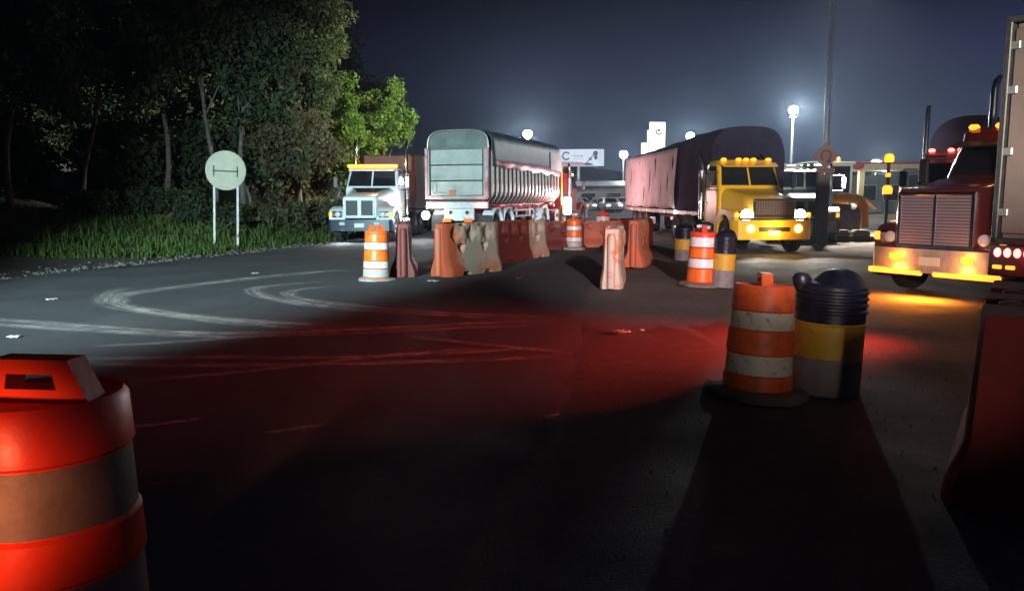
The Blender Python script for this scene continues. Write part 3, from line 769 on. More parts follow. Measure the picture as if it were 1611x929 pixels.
# ------------------------------------------------------------------ grey ribbed trailer, seen from behind
TL = 9.6; TW = 2.5
rear_c = Vector((-2.05, 29.4, .03))
rt = thing('ribbed_trailer', 'grey ribbed trailer with boarded tailgate and dark tarpaulin over hoops, seen from behind', 'trailer', rear_c, heading((U.x, U.y)))
grey_board = mat('pale_grey_green_board', (.40, .41, .37), .55, base2=(.27, .285, .26), scale=1.8, lo=.4, hi=.75, bump=.1, bscale=8)
rib_m = mat('dirty_aluminium_rib', (.52, .47, .42), .4, .6, base2=(.30, .25, .21), scale=4)
red_white = mat('red_and_pale_post', (.50, .13, .14), .5, base2=(.62, .45, .44), scale=3)
tarp_dark = mat('dark_grey_tarpaulin', (.026, .034, .042), .5, base2=(.05, .06, .07), scale=2.2, bump=.5, bscale=5)
tarp_green = mat('grey_green_tarpaulin', (.10, .115, .105), .7, base2=(.18, .20, .18), scale=1.6, bump=.5, bscale=5)
red_chassis = mat('red_chassis', (.30, .03, .028), .5, base2=(.14, .04, .035), scale=5, lo=.45, hi=.75)
b = MB()                                                              # side walls and floor as one tub that tucks in below
prof = [(-1.0, 1.35), (-1.2, 1.62), (-1.2, 3.3), (1.2, 3.3), (1.2, 1.62), (1.0, 1.35)]
b.prism(prof, 1, .12, TL); obj('tub', b, mat('dark_inner_side', (.05, .035, .032), .6, .3, base2=(.09, .06, .05), scale=3), rt)
rib = MB(); rib.loft([[(x, y, z) for (x, y) in ((-.035, -.05), (.035, -.05), (.035, .05), (-.035, .05))] for z in (1.75, 3.3)])
rib = MB()
for s0 in (1,):
    pts = [(-.0, 3.3), (0, 1.80), (-.04, 1.66), (-.14, 1.50), (-.26, 1.36)]
    rings = [[(x + .0, -.05, z), (x + .075, -.05, z), (x + .075, .05, z), (x, .05, z)] for x, z in pts]
    rib.loft(rings)
RIB = rib.mesh('side_rib', rib_m)
for k in range(19):
    y = .55 + k*(TL - .8)/18
    obj('side_rib', RIB, parent=rt, loc=(1.2, y, 0)); obj('side_rib', RIB, parent=rt, loc=(-1.2, y, 0), rot=(0, 0, PI))
for x in (-1.19, 1.19):
    q = MB(); q.box((x, .05, 2.45), (.11, .14, 1.85), .01); obj('corner_post', q, red_white, rt)
    q = MB(); q.box((x*.925, .045, 2.45), (.045, .10, 1.75), .008); obj('gate_post', q, grey_board, rt)
for k, (z0, z1) in enumerate(((1.66, 2.17), (2.21, 2.74), (2.78, 3.32))):
    q = MB(); q.box((0, .055, (z0+z1)/2), (2.04, .07, z1-z0), .012); bd = obj('tailgate_board', q, grey_board, rt)
    q = MB(); q.box((0, .012, z1 - .035), (2.02, .03, .045), .008); q.box((0, .012, z0 + .035), (2.02, .03, .045), .008)
    if k == 0: q.box((-.82, .01, (z0+z1)/2), (.05, .03, z1-z0-.12), .008); q.box((-.96, .01, (z0+z1)/2), (.05, .03, z1-z0-.12), .008)
    obj('board_rail', q, grey_board, bd)
q = MB(); q.box((-.15, .005, 1.76), (.28, .03, .17), .01); obj('orange_placard', q, mat('orange_placard', (.60, .20, .05), .5, base2=(.35,.1,.05), scale=12), rt)
q = MB(); q.box((0, .06, 1.58), (2.3, .12, .13), .01); obj('sill_beam', q, mat('pinkish_sill', (.42, .36, .35), .5, .3, base2=(.28,.22,.21), scale=4), rt)
# hoops and tarpaulin
NA = 18
def arch(k):
    a = PI*k/NA; ca, sa = math.cos(a), math.sin(a)
    return (1.2*math.copysign(abs(ca)**.42, ca), 3.34 + .68*abs(sa)**.62)
tp = MB(); rings = []
for i in range(25):
    y = .35 + i*(TL - .35)/24; r_ = []
    dz = .04*math.sin(i*2.1) - (.05 if i % 4 == 2 else 0)
    drop = 2.70 + .05*math.sin(i*1.3) - .006*i
    r_.append((1.30 + .02*math.sin(i*1.7), y, drop)); r_.append((1.305 + .012*math.sin(i*2.9), y, 3.0))
    for k in range(NA+1):
        x, z = arch(k); r_.append((x*1.06, y, z + .03 + dz*math.sin(PI*k/NA)))
    r_.append((-1.305, y, 3.0)); r_.append((-1.30, y, drop))
    rings.append(r_)
tp.loft(rings, closed=False, cap=False); o = obj('tarpaulin', tp, tarp_dark, rt, smooth=50)
sm = o.modifiers.new('thickness', 'SOLIDIFY'); sm.thickness = .012
q = MB(); rings = []
pts = [arch(k) for k in range(NA+1)]
q.loft([[(x*.99, .24, z) for x, z in pts], [(x*.985, .27, z - .01) for x, z in pts]]); obj('end_tarpaulin', q, tarp_green, rt)
q = MB(); q.tube([(x, .16, z) for x, z in pts], .032, 8); obj('hoop', q, rib_m, rt)
for y in (3.2, 6.2, 9.2):
    q = MB(); q.tube([(x, y, z - .02) for x, z in pts], .025, 6); obj('hoop', q, rib_m, rt)
q = MB(); q.panel([(1.335, TL - 1.75, 2.82), (1.335, TL - .02, 2.76), (1.30, TL - .02, 3.55), (1.30, TL - 1.75, 3.6)], .01, out=(1, 0, 0)); obj('pale_patch', q, mat('pale_tarp_patch', (.55, .62, .60), .6, base2=(.40,.46,.45), scale=3), rt)
# undercarriage
c = MB()
for x in (-.5, .5): c.box((x, TL/2, 1.16), (.14, TL - .3, .3), .01)
for k in range(8): c.box((0, .5 + k*1.22, 1.2), (2.3, .1, .12), .01)
obj('chassis', c, red_chassis, rt)
q = MB(); q.box((0, .08, 1.30), (2.46, .1, .24), .015); obj('rear_beam', q, mat('pale_beam', (.58, .60, .58), .45, base2=(.42,.42,.4), scale=5), rt)
q = MB(); q.box((.05, .16, .96), (1.2, .08, .42), .02); ub = obj('underride_plate', q, mat('pale_beam'  , (.58, .60, .58)), rt)
for x in (-.28, .38):
    h = MB(); h.lathe([(.07, 0), (.07, .012), (.05, .012), (.05, .004), (.001, .004)], 16, M=Matrix.Translation((x, .118, 1.03)) @ Matrix.Rotation(PI/2, 4, 'X')); obj('plate_hole', h, black_pl, ub)
q = MB(); q.box((.05, .10, .80), (.36, .012, .15), .004); obj('number_plate', q, mat('pale_teal_plate', (.5, .65, .62), .5), rt)
for s in (-1, 1):
    q = MB(); q.box((s*.42, .10, .74), (.34, .015, .13), .006); obj('orange_reflector', q, refl_orange, rt)
    q = MB(); q.box((s*1.02, .015, 1.32), (.34, .05, .12), .02); obj('tail_lamp', q, red_core, rt)
    q = MB(); q.box((s*.95, .5, .62), (.56, .02, .62), .004); obj('mudflap', q, black_pl, rt)
    for k, y in enumerate((1.15, 2.45, TL - 2.2)):
        put_wheel(rt, s*1.0, y, .5, W_WHITE if k == 2 else W_STEEL, dual=True)
        arc = [(y + .60*math.cos(a), .55 + .60*math.sin(a)) for a in [PI*k2/14 for k2 in range(15)]]
        arc2 = [(y + .64*math.cos(a), .55 + .66*math.sin(a)) for a in [PI*k2/14 for k2 in range(15)]]
        q = MB(); q.prism(arc2 + arc[::-1], 0, s*.78, s*1.22); obj('mudguard', q, white_pt, rt)
    for k in range(4):
        q = MB(); q.box((s*1.235, 1.6 + k*2.2, 1.28), (.03, .42, .06), .01); obj('side_lamp', q, red_dim, rt)
    q = MB()
    for y in (3.6, 5.4): q.box((s*1.12, y, .95), (.05, .06, .4), .005)
    q.box((s*1.14, 4.5, .82), (.04, 2.6, .08), .01); q.box((s*1.14, 4.5, 1.06), (.04, 2.6, .08), .01); obj('side_guard', q, white_pt, rt)
q = MB(); q.lathe([(.16, 0), (.15, .04), (.08, .07), (.001, .08)], 18, M=Matrix.Translation((-1.22, -.03, .92)) @ Matrix.Rotation(PI/2, 4, 'X')); obj('work_lamp', q, white_lit, rt)
lamp('POINT', 'work_lamp_light', (-1.30, -.22, .92), 150, (.92, .97, 1), size=.08, parent=rt)
for s in (-1, 1): lamp('POINT', 'tail_lamp_light', (s*1.02, -.15, 1.32), 7, (1, .12, .08), size=.08, parent=rt)
# bright lamps at the tractor's side ahead of it
q = MB(); q.box((1.5, TL + .5, 1.15), (.36, .3, .85), .08); obj('side_work_lamp', q, glow('hot_amber_lamp', (1., .62, .2), 16.), rt)
lamp('POINT', 'side_work_light', (1.75, TL + .3, 1.5), 850, (1, .60, .66), size=.12, parent=rt)
q = MB(); q.cyl((1.32, TL + .1, 1.2), (1.32, TL + .1, 2.95), .045, n=10); q.cyl((1.32, TL + .1, 2.95), (1.32, TL + .1, 3.1), .08, n=10); obj('marker_pole', q, mat('amber_pole', (.70, .38, .04), .5), rt)
lamp('POINT', 'side_red_light', (1.7, TL - .9, 1.15), 22, (1, .08, .05), size=.1, parent=rt)

# box load behind the white truck
wt = thing('flat_trailer', 'dark boxed trailer behind the white truck, mostly in shadow', 'trailer', white_truck.location + Vector((.06, 1, 0))*4.6, heading(WD))
q = MB(); q.box((0, -4.2, 2.2), (2.3, 7.6, 2.2), .05); obj('load_box', q, mat('dark_red_load', (.10, .04, .035), .7, base2=(.06, .04, .035), scale=3), wt)
q = MB(); q.box((0, -4.2, .98), (2.2, 7.8, .2), .03); obj('deck', q, dark_steel, wt)
for s in (-1, 1):
    for y in (-5.8, -7.1): put_wheel(wt, s*.98, y, .5, dual=True)

# ------------------------------------------------------------------ tarpaulined trailer of the yellow truck
tt = thing('tarped_trailer', 'trailer under a pale side curtain and a dark arched tarpaulin, behind the yellow truck', 'trailer', (8.0, 27.3, 0), heading((.06, -1)))
TT = 14.2
tarp_pale = mat('pale_dusty_tarpaulin', (.56, .42, .42), .75, base2=(.42, .31, .31), scale=1.2, bump=.5, bscale=4)
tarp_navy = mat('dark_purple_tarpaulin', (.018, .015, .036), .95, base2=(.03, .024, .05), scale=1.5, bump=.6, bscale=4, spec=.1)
def arch2(k, n=20, w_=1.25, z0=3.05, h=1.0, e=(.75, .85)):
    a = PI*k/n; ca, sa = math.cos(a), math.sin(a)
    return (w_*math.copysign(abs(ca)**e[0], ca), z0 + h*abs(sa)**e[1])
rings = []
for i in range(31):
    y = -i*TT/30; r_ = [(1.27, y, 1.12), (1.27, y, 2.0)]
    hh = .98 if i < 10 else .80 - .012*(i - 10)
    ex = (.75, .85) if i < 10 else (.30, .7)
    for k in range(21):
        x, z = arch2(k, h=hh, e=ex); r_.append((x*(1 + .015*math.sin(i*1.9 + k)), y + .015*math.sin(k*2.), z + .03*math.sin(i*1.3 + k*.5)))
    r_ += [(-1.27, y, 2.0), (-1.27, y, 1.12)]; rings.append(r_)
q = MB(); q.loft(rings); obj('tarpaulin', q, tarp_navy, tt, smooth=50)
for s in (-1, 1):
    n1, n2 = 120, 12; v = []; f = []
    for i in range(n1+1):
        u = i/n1; y = -4.3 - u*(TT - 4.33)
        for j in range(n2+1):
            k = j/n2; z = 1.16 + 2.36*k
            wv = .048*(1 - .5*k)*(math.sin(u*61 + 1.5*math.sin(k*3)) + .6*math.sin(u*113 + k*2)) + .02*math.sin(k*5 + u*17)
            v.append((s*(1.335 + wv - .05*k), y, z + .03*math.sin(u*23)*(1-k)))
    for i in range(n1):
        for j in range(n2): f.append([i*(n2+1)+j, (i+1)*(n2+1)+j, (i+1)*(n2+1)+j+1, i*(n2+1)+j+1])
    q = MB(); q.add(v, f); o = obj('side_curtain', q, tarp_pale, tt, smooth=180)
    sm = o.modifiers.new('thickness', 'SOLIDIFY'); sm.thickness = .01
    q = MB(); q.box((s*1.27, -TT/2, 1.03), (.08, TT, .16), .01); obj('side_rail', q, mat('dirty_white_rail', (.50, .48, .46), .5, base2=(.2,.17,.16), scale=1.5, lo=.45, hi=.6), tt)
    for y in (-6.0, -9.2, -12.4):
        q = MB(); q.box((s*1.32, y, 1.02), (.03, .16, .08), .01); obj('side_lamp', q, amber_dim, tt)
    for y in (-10.2, -11.5, -12.8): put_wheel(tt, s*.98, y, .5, dual=True)
    q = MB(); q.box((s*1.1, -8.9, .68), (.05, 1.0, .10), .01); q.box((s*1.1, -8.9, .55), (.04, 1.0, .22), .01); obj('toolbox', q, mat('pale_beam', (.58, .60, .58)), tt)
c = MB()
for x in (-.5, .5): c.box((x, -TT/2, .86), (.14, TT - .4, .24), .01)
obj('chassis', c, dark_steel, tt)
q = MB(); q.box((0, -TT - .02, 1.0), (2.5, .08, .2), .01); obj('rear_beam', q, dark_steel, tt)
q = MB(); q.box((1.34, -4.2, 1.03), (.06, .16, .14), .03); obj('white_side_lamp', q, glow('white_side_lamp', (.85, .93, 1.), 14.), tt)
q = MB(); q.box((1.34, -4.6, .78), (.05, .34, .10), .03); obj('red_side_lamp', q, red_lit, tt)
lamp('POINT', 'side_lamp_light', (1.7, -4.4, .95), 8, (.9, .6, .6), size=.06, parent=tt)

# purple arched load behind the second dark truck
pt = thing('arched_trailer', 'purple arched tarpaulin trailer rising behind the two dark trucks', 'trailer', (14.9, 26.1, 0), heading((-.55, -.83)))
rings = []
for i in range(13):
    y = -i*.9; rings.append([(1.27, y, 1.1)] + [arch2(k, h=1.15, z0=3.15) for k in range(0)] + [(arch2(k, h=1.15, z0=3.1)[0], y, arch2(k, h=1.15, z0=3.1)[1] + .02*math.sin(i*2.1)) for k in range(21)] + [(-1.27, y, 1.1)])
q = MB(); q.loft(rings); obj('tarpaulin', q, mat('purple_tarpaulin', (.07, .03, .14), .5, base2=(.05, .03, .10), scale=2, bump=.4, bscale=4), pt)
q = MB(); q.box((0, -5.4, .95), (2.4, 10.8, .24), .02); obj('chassis', q, dark_steel, pt)
for s in (-1, 1):
    for y in (-8, -9.3): put_wheel(pt, s*.98, y, .5, dual=True)

# ------------------------------------------------------------------ box truck leaving on the right edge
hd_ = Vector((.87, .493)); rgt = Vector((.493, -.87))
corner = Vector((5.62, 9.45))
bt = thing('box_truck', 'tall pale box truck at the right edge with four round red tail lamps lit', 'truck', (corner.x + rgt.x*1.25, corner.y + rgt.y*1.25, 0), heading(hd_))
box_m = mat('dusty_brown_box_panel', (.105, .08, .07), .6, base2=(.075, .06, .05), scale=1.2, bump=.1, bscale=8)
q = MB(); q.box((0, 3.7, 2.42), (2.32, 7.1, 2.5), .03); obj('box_body', q, box_m, bt)
for x in (-.575, .575):
    q = MB(); q.box((x, .14, 2.42), (1.13, .06, 2.34), .012); dr = obj('rear_door', q, box_m, bt)
    for xx in (.18, .42):
        h = MB(); h.cyl((x + math.copysign(xx, -x) , .09, 1.3), (x + math.copysign(xx, -x), .09, 3.55), .018, n=8); obj('lock_bar', h, steel, dr)
    for z in (1.5, 2.2, 2.9, 3.4):
        h = MB(); h.box((math.copysign(1.13, x), .10, z), (.14, .05, .09), .01); obj('hinge', h, steel, dr)
fr = MB()
for s in (-1, 1): fr.box((s*1.19, .13, 2.42), (.07, .14, 2.56), .01)
fr.box((0, .13, 3.69), (2.45, .14, .07), .01); fr.box((0, .13, 1.16), (2.45, .14, .08), .01); obj('rear_frame', fr, black_pl, bt)
q = MB(); q.box((0, .10, .93), (2.46, .10, .36), .015); obj('rear_panel', q, mat('dark_violet_panel', (.06, .045, .07), .4, base2=(.09,.07,.08), scale=4), bt)
q = MB(); q.box((0, .15, .62), (2.36, .10, .14), .015); obj('underride_bar', q, mat('dusty_red_bar', (.22, .09, .07), .5, base2=(.14,.08,.07), scale=5), bt)
for s in (-1, 1):
    for k in range(4):
        q = MB(); q.lathe([(.048, 0), (.044, .016), (.001, .022)], 20, M=Matrix.Translation((s*(1.12 - .112*k), .05, 1.03)) @ Matrix.Rotation(PI/2, 4, 'X') @ Matrix.Diagonal((.85, 1.15, 1, 1))); obj('tail_lamp', q, red_core, bt)
    for k in range(2):
        q = MB(); q.box((s*(1.11 - .15*k), .04, .86), (.11, .02, .045), .01); obj('amber_lamp', q, amber_strip, bt)
    q = MB(); q.box((s*.95, 1.2, .5), (.52, .02, .6), .004); obj('mudflap', q, black_pl, bt)
    put_wheel(bt, s*.98, 1.9, .5, dual=True); put_wheel(bt, s*.98, 7.9, .5)
    q = MB(); q.box((s*1.16, 3.6, .8), (.05, 3.0, .35), .01); obj('side_skirt', q, black_pl, bt)
c = MB()
for x in (-.42, .42): c.box((x, 4.2, .86), (.1, 8.2, .24), .01)
obj('chassis', c, dark_steel, bt)
q = MB(); rings = [[(x, y, z) for x, z in rrect(2.2, 2.2, .15, 3, 0, 1.8)] for y in (7.4, 9.0)]; q.loft(rings); obj('cab', q, white_pt, bt)
lamp('SPOT', 'tail_lamp_light', (corner.x - .1, corner.y - .12, 1.03), 2700, (1, .062, .04), aim=(-1.8, 9.1, .0), size=.55, cone=74, blend=1.)
lamp('POINT', 'tail_lamp_glow', (corner.x + .1, corner.y - .45, 1.0), 2.5, (1, .055, .04), size=.1)

# ------------------------------------------------------------------ signs
def sphere_prof(r, n=8): return [(max(.0005, r*math.sin(PI*k/n)), -r*math.cos(PI*k/n)) for k in range(n+1)]
c0 = P(350, 268, 25.5)
sg = thing('road_sign', 'round road sign seen from its pale back, on two posts in the roadside grass', 'road sign', (c0.x, c0.y, bank_z(c0.x, c0.y) - .1), R(8), ry=R(2.2))
hz = c0.z - sg.location.z
sign_back = mat('pale_sign_back', (.36, .33, .235), .6, base2=(.29, .27, .19), scale=2.5)
q = MB(); q.lathe([(.60, -.008), (.62, -.012), (.625, 0), (.62, .012), (.60, .008), (.001, .008)], 48, M=Matrix.Translation((0, 0, hz)) @ Matrix.Rotation(PI/2, 4, 'X'))
q.lathe([(.60, -.008), (.001, -.008)], 48, cap=False, M=Matrix.Translation((0, 0, hz)) @ Matrix.Rotation(PI/2, 4, 'X')); obj('disc', q, sign_back, sg)
q = MB(); q.box((0, -.035, hz - .02), (.78, .03, .04), .005); obj('cross_bar', q, dark_steel, sg)
for s in (-1, 1):
    q = MB(); q.box((s*.36, -.035, hz - .02), (.03, .03, .34), .005); obj('bracket', q, dark_steel, sg)
    q = MB(); q.box((s*.36, .05, hz*.5 - .15), (.07, .07, hz*1.0 + .3), .008); obj('post', q, mat('pale_sign_post', (.55, .53, .50), .6, base2=(.4, .38, .36), scale=6), sg)

def diamond(name, label, loc, rz, post_m):
    t = thing(name, label, 'road sign', loc, rz)
    a = .62; zc = 3.05
    plate_d = mat('dull_red_sign', (.20, .09, .085), .5, base2=(.14, .07, .07), scale=4)
    q = MB(); q.box((0, -.16, zc), (a*1.06, .02, a*1.06), .008, rot=(0, PI/4, 0)); obj('plate', q, plate_d, t)
    ink = mat('sign_ink', (.035, .03, .035), .6)
    q = MB(); n = 28; o1 = [(.20*math.cos(a_), .20*math.sin(a_)) for a_ in [R(-60 + 300*k/n) for k in range(n+1)]]; o2 = [(x*.72, z*.72) for x, z in o1]
    for k in range(n):
        q.loft([[(o1[k][0], y, zc + o1[k][1]), (o1[k+1][0], y, zc + o1[k+1][1]), (o2[k+1][0], y, zc + o2[k+1][1]), (o2[k][0], y, zc + o2[k][1])] for y in (-.172, -.176)])
    q.prism([(.02, zc - .26), (.20, zc - .22), (.08, zc - .08)], 1, -.176, -.172); obj('turn_arrow', q, ink, t)
    q = MB(); q.box((0, -.165, zc - .50), (.66, .02, .16), .008); obj('lower_plate', q, plate_d, t)
    q = MB(); q.box((0, -.178, zc - .50), (.5, .006, .03)); obj('plate_line', q, ink, t)
    q = MB(); q.box((0, 0, 1.3), (.42, .25, 2.6), .03); obj('post', q, post_m, t)
    q = MB(); q.cyl((0, -.09, 2.4), (0, -.09, 3.5), .045, n=12); obj('upright', q, steel, t)
    return t
pb = G(1290, 383)
dark_post = mat('dark_concrete_post', (.075, .062, .058), .8, base2=(.11, .09, .08), scale=4, bump=.3)
sd = diamond('diamond_sign', 'dull red diamond road sign with a curved arrow on a thick dark post', pb, 0, dark_post)

# ------------------------------------------------------------------ floodlight masts
def mast(px, py, Y, lampw, label, power, head_r=.28, base=0, color=(.86, .95, 1), heads=3):
    p = P(px, py, Y); t = thing('light_mast', label, 'light mast', (p.x, p.y, base), 0, 'floodlight masts of the truck stop')
    h = p.z - base
    q = MB(); q.tube([(0, 0, 0), (0, 0, h*.5), (0, 0, h + .15)], [.13, .10, .07], 12); obj('pole', q, steel, t)
    q = MB(); q.cyl((-.25, 0, h - .5), (.25, 0, h - .5), .04, n=8); obj('cross_arm', q, steel, t)
    q = MB(); q.lathe([(.001, h + head_r*1.0), (head_r*.4, h + head_r*.95), (head_r*.62, h + head_r*.70), (.001, h + head_r*.62)], 20); hd = obj('floodlight', q, dark_steel, t)
    q = MB(); q.lathe([(z[0], h + z[1]*.95) for z in sphere_prof(head_r, 10)], 20); obj('floodlight_lens', q, flood_lit, hd)
    if power: lamp('POINT', 'floodlight', (0, -1.2, h), power, color, size=.3, parent=t)
    return t
mast(830, 211, 92, 1, 'far floodlight mast above the front of the grey ribbed trailer', 6000, .5)
mast(1086, 214, 86, 1, 'floodlight mast over the dark arched tarpaulin left of the yellow truck', 4000, .42)
mast(981, 243, 110, 1, 'low far floodlight at the left end of the pale tarpaulin', 2500, .55)
mast(1248, 173, 58, 1, 'tall slim floodlight mast above the yellow truck', 6000, .32)
mast(1378, 258, 92, 1, 'warm floodlight above the pale canopy', 2500, .55, color=(1, .93, .75))
# the tall pole that leaves the picture; its lamp hangs above the frame
pp = P(1298, 250, 47); hp = thing('light_mast', 'tallest mast, crossing the sky and leaving the top of the picture', 'light mast', (pp.x, pp.y, 0), 0, 'floodlight masts of the truck stop')
q = MB(); q.tube([(0, 0, 0), (0, 0, 9), (0, 0, 19)], [.19, .16, .11], 14); obj('pole', q, steel, hp)
q = MB(); q.cyl((-.9, 0, 19), (.9, 0, 19), .05, n=8); obj('cross_arm', q, steel, hp)
for x in (-.7, 0, .7):
    q = MB(); q.box((x, -.15, 18.9), (.5, .35, .4), .05); fl_ = obj('floodlight', q, dark_steel, hp)
    q = MB(); q.box((x, -.34, 18.85), (.42, .02, .3), .005); obj('floodlight_lens', q, flood_lit, fl_)
lamp('SPOT', 'floodlight', (pp.x, pp.y - .9, 18.6), 135000, (1, .87, .73), aim=(14.0, 32.2, 0), size=1.2, cone=34, blend=1.)
lamp('SPOT', 'floodlight', (pp.x - .8, pp.y - .9, 18.6), 170000, (.95, 1, .80), aim=(-8.4, 41, 5.8), size=.4, cone=34, blend=.6)

# ------------------------------------------------------------------ billboard and lit sign tower
p = P(913, 248, 118); bl = thing('billboard', 'pale roadside billboard with a dark ring and figure on a single pole, far centre', 'billboard', (p.x, p.y, 0), R(-4))
zc = p.z; BW, BH = 6.9, 2.45
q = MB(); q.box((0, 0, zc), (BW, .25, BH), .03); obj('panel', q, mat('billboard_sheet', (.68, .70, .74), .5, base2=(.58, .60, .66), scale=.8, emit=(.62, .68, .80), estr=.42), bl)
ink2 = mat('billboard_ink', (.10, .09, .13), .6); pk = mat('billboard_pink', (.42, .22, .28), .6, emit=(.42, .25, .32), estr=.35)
def ring_c(x, z, r, th, y, a0=40, a1=320, n=26):
    q = MB(); A = [R(a0 + (a1-a0)*k/n) for k in range(n+1)]
    for k in range(n):
        q.loft([[(x + rr*math.cos(a_), yy, z + rr*math.sin(a_)) for rr, a_ in ((r, A[k]), (r, A[k+1]), (r-th, A[k+1]), (r-th, A[k]))] for yy in (y, y - .012)])
    return q
obj('ring_letter', ring_c(-2.05, zc + .25, .62, .2, -.128), ink2, bl)
q = MB()
for k, (h_, wv) in enumerate(((.22, .17), (.34, .06), (.24, .17), (.34, .08), (.22, .17), (.22, .17))): q.box((-.95 + .25*k, -.133, zc + .10 + h_/2), (wv, .012, h_))
q.box((-.2, -.133, zc - .22), (1.5, .012, .05)); obj('faint_word', q, mat('billboard_grey', (.40, .42, .46), .6), bl)
q = MB(); q.prism([(-3.4, zc - 1.15), (1.5, zc - 1.15), (.9, zc - .78), (-.3, zc - .62), (-3.4, zc - .55)], 1, -.14, -.128); obj('pink_swoosh', q, pk, bl)
q = MB(); q.tube([(.75, -.14, zc - .95), (1.5, -.14, zc - .1), (2.05, -.14, zc + .55)], .07, 6); q.lathe(sphere_prof(.36), 14, M=Matrix.Translation((2.2, -.13, zc + .62)) @ Matrix.Diagonal((1, .06, 1, 1)))
q.lathe(sphere_prof(.26), 14, M=Matrix.Translation((2.25, -.13, zc + .05)) @ Matrix.Diagonal((1, .06, 1.3, 1))); q.lathe(sphere_prof(.2), 14, M=Matrix.Translation((1.45, -.13, zc - .2)) @ Matrix.Diagonal((1, .06, 1, 1)))
q.prism([(.6, zc - 1.1), (2.0, zc - 1.1), (1.5, zc - .8), (.8, zc - .72)], 1, -.15, -.14); obj('figure_print', q, ink2, bl)
q = MB(); q.cyl((-.3, .3, 0), (-.3, .3, zc), .28, n=14); obj('pole', q, steel, bl)
for x in (-2.2, 0, 2.2):
    q = MB(); q.box((x, -.8, zc - 1.5), (.2, 1.2, .08), .01); obj('lamp_arm', q, steel, bl)

p = P(1034, 212, 75); st = thing('sign_tower', 'tall backlit station sign with a yellow ring above the dark tarpaulin', 'lit sign', (p.x, p.y, 0), R(6))
zc = p.z
q = MB(); q.box((0, 0, zc - .6), (1.45, .35, 3.5), .03); obj('sign_box', q, sign_lit, st)
q = MB(); q.box((-.80, .05, zc - 1.2), (.18, .4, 3.3), .03); obj('side_wing', q, glow('pink_sign_edge', (1, .45, .62), .9), st)
obj('ring_emblem', ring_c(.12, zc + .32, .36, .13, -.178, 150, 350), mat('ochre_emblem', (.55, .33, .10), .6), st)
q = MB(); q.lathe(sphere_prof(.13), 12, M=Matrix.Translation((.10, -.175, zc + .40)) @ Matrix.Diagonal((1, .08, 1, 1))); obj('emblem_dot', q, mat('ochre_emblem', (.5, .3, .1)), st)
q = MB(); q.box((.2, -.18, zc + .86), (.55, .012, .06)); obj('top_line', q, mat('sign_grey', (.35, .33, .33)), st)
q = MB(); q.box((0, 0, (zc - 2.4)/2), (1.1, .4, zc - 2.4), .03); obj('plinth', q, mat('red_plinth', (.35, .04, .04), .5), st)
q = MB(); q.box((-1.2, .1, zc - 1.25), (.5, .3, 1.0), .03); obj('price_box', q, sign_lit, st)

# ------------------------------------------------------------------ station building, canopy, kerb island
p0 = P(1302, 262, 70)
cn = thing('station_canopy', 'pale flat canopy on columns behind the orange machine', 'canopy', (p0.x + 4.2, 72, 0), R(-3))
fas = mat('cream_fascia', (.62, .52, .32))
q = MB(); q.box((0, 0, 4.15), (11.5, 6, .75), .03); obj('roof_fascia', q, fas, cn)
q = MB(); q.box((0, -3.02, 4.42), (11.5, .06, .16), .01); obj('red_stripe', q, mat('red_stripe', (.42, .04, .05), .5), cn)
q = MB(); q.lathe(sphere_prof(.42), 14, M=Matrix.Translation((-1.8, -3.06, 4.2)) @ Matrix.Diagonal((1.3, .08, .8, 1))); obj('red_oval', q, mat('red_stripe', (.42, .04, .05)), cn)
for x in (-5.2, -1.2, 2.4, 5.2):
    q = MB(); q.box((x, -2.2, 1.89), (.45, .45, 3.78), .03); obj('column', q, fas, cn)
for x in (-4.2, -2.9, .6):
    q = MB(); q.lathe([(.16, 0), (.15, -.05), (.001, -.07)], 14, M=Matrix.Translation((x, -2.6, 3.76))); obj('ceiling_lamp', q, glow('canopy_lamp', (1, .96, .85), 22.), cn)
    lamp('POINT', 'canopy_light', (x, -2.6, 3.4), 200, (1, .95, .82), size=.15, parent=cn)
wall_t = mat('teal_station_wall', (.22, .33, .36), .6, base2=(.17, .26, .29), scale=1)
bd = thing('station_building', 'low teal walled station building under the pale canopy', 'building', (p0.x + 4.5, 78, 0), R(-3))
q = MB(); q.box((0, 2, 1.8), (13, 4, 3.6), .02); obj('wall', q, wall_t, bd)
for k in range(5):
    q = MB(); q.box((-5 + 2.5*k, -.03, 1.9), (1.9, .08, 1.6), .01); wn = obj('window', q, mat('pale_frame', (.5, .5, .48), .5), bd)
    q = MB(); q.box((-5 + 2.5*k, -.075, 1.9), (1.7, .02, 1.4)); obj('pane', q, glass_d, wn)
# low far shed with a pale roof on the left of the pale curtain
fw = thing('far_shed', 'long low far shed roof between the grey trailer and the pale curtain', 'building', (9.2, 98, 0), R(-3))
q = MB(); q.box((0, 0, 1.35), (22, 6, 2.7), .03); obj('wall', q, mat('dim_shed_wall', (.16, .15, .15), .8, base2=(.10,.10,.10), scale=.6), fw)
q = MB(); q.prism([(-3.4, 2.72), (3.4, 3.35), (3.4, 3.45), (-3.4, 2.82)], 0, -11.3, 11.3); obj('roof', q, mat('shed_roof', (.20, .21, .22), .6, base2=(.13,.13,.14), scale=.5), fw)
for k in range(7):
    q = MB(); q.box((-9 + 3*k, -3.03, 1.3), (1.6, .08, 1.2), .01); obj('window', q, glass_d, fw)

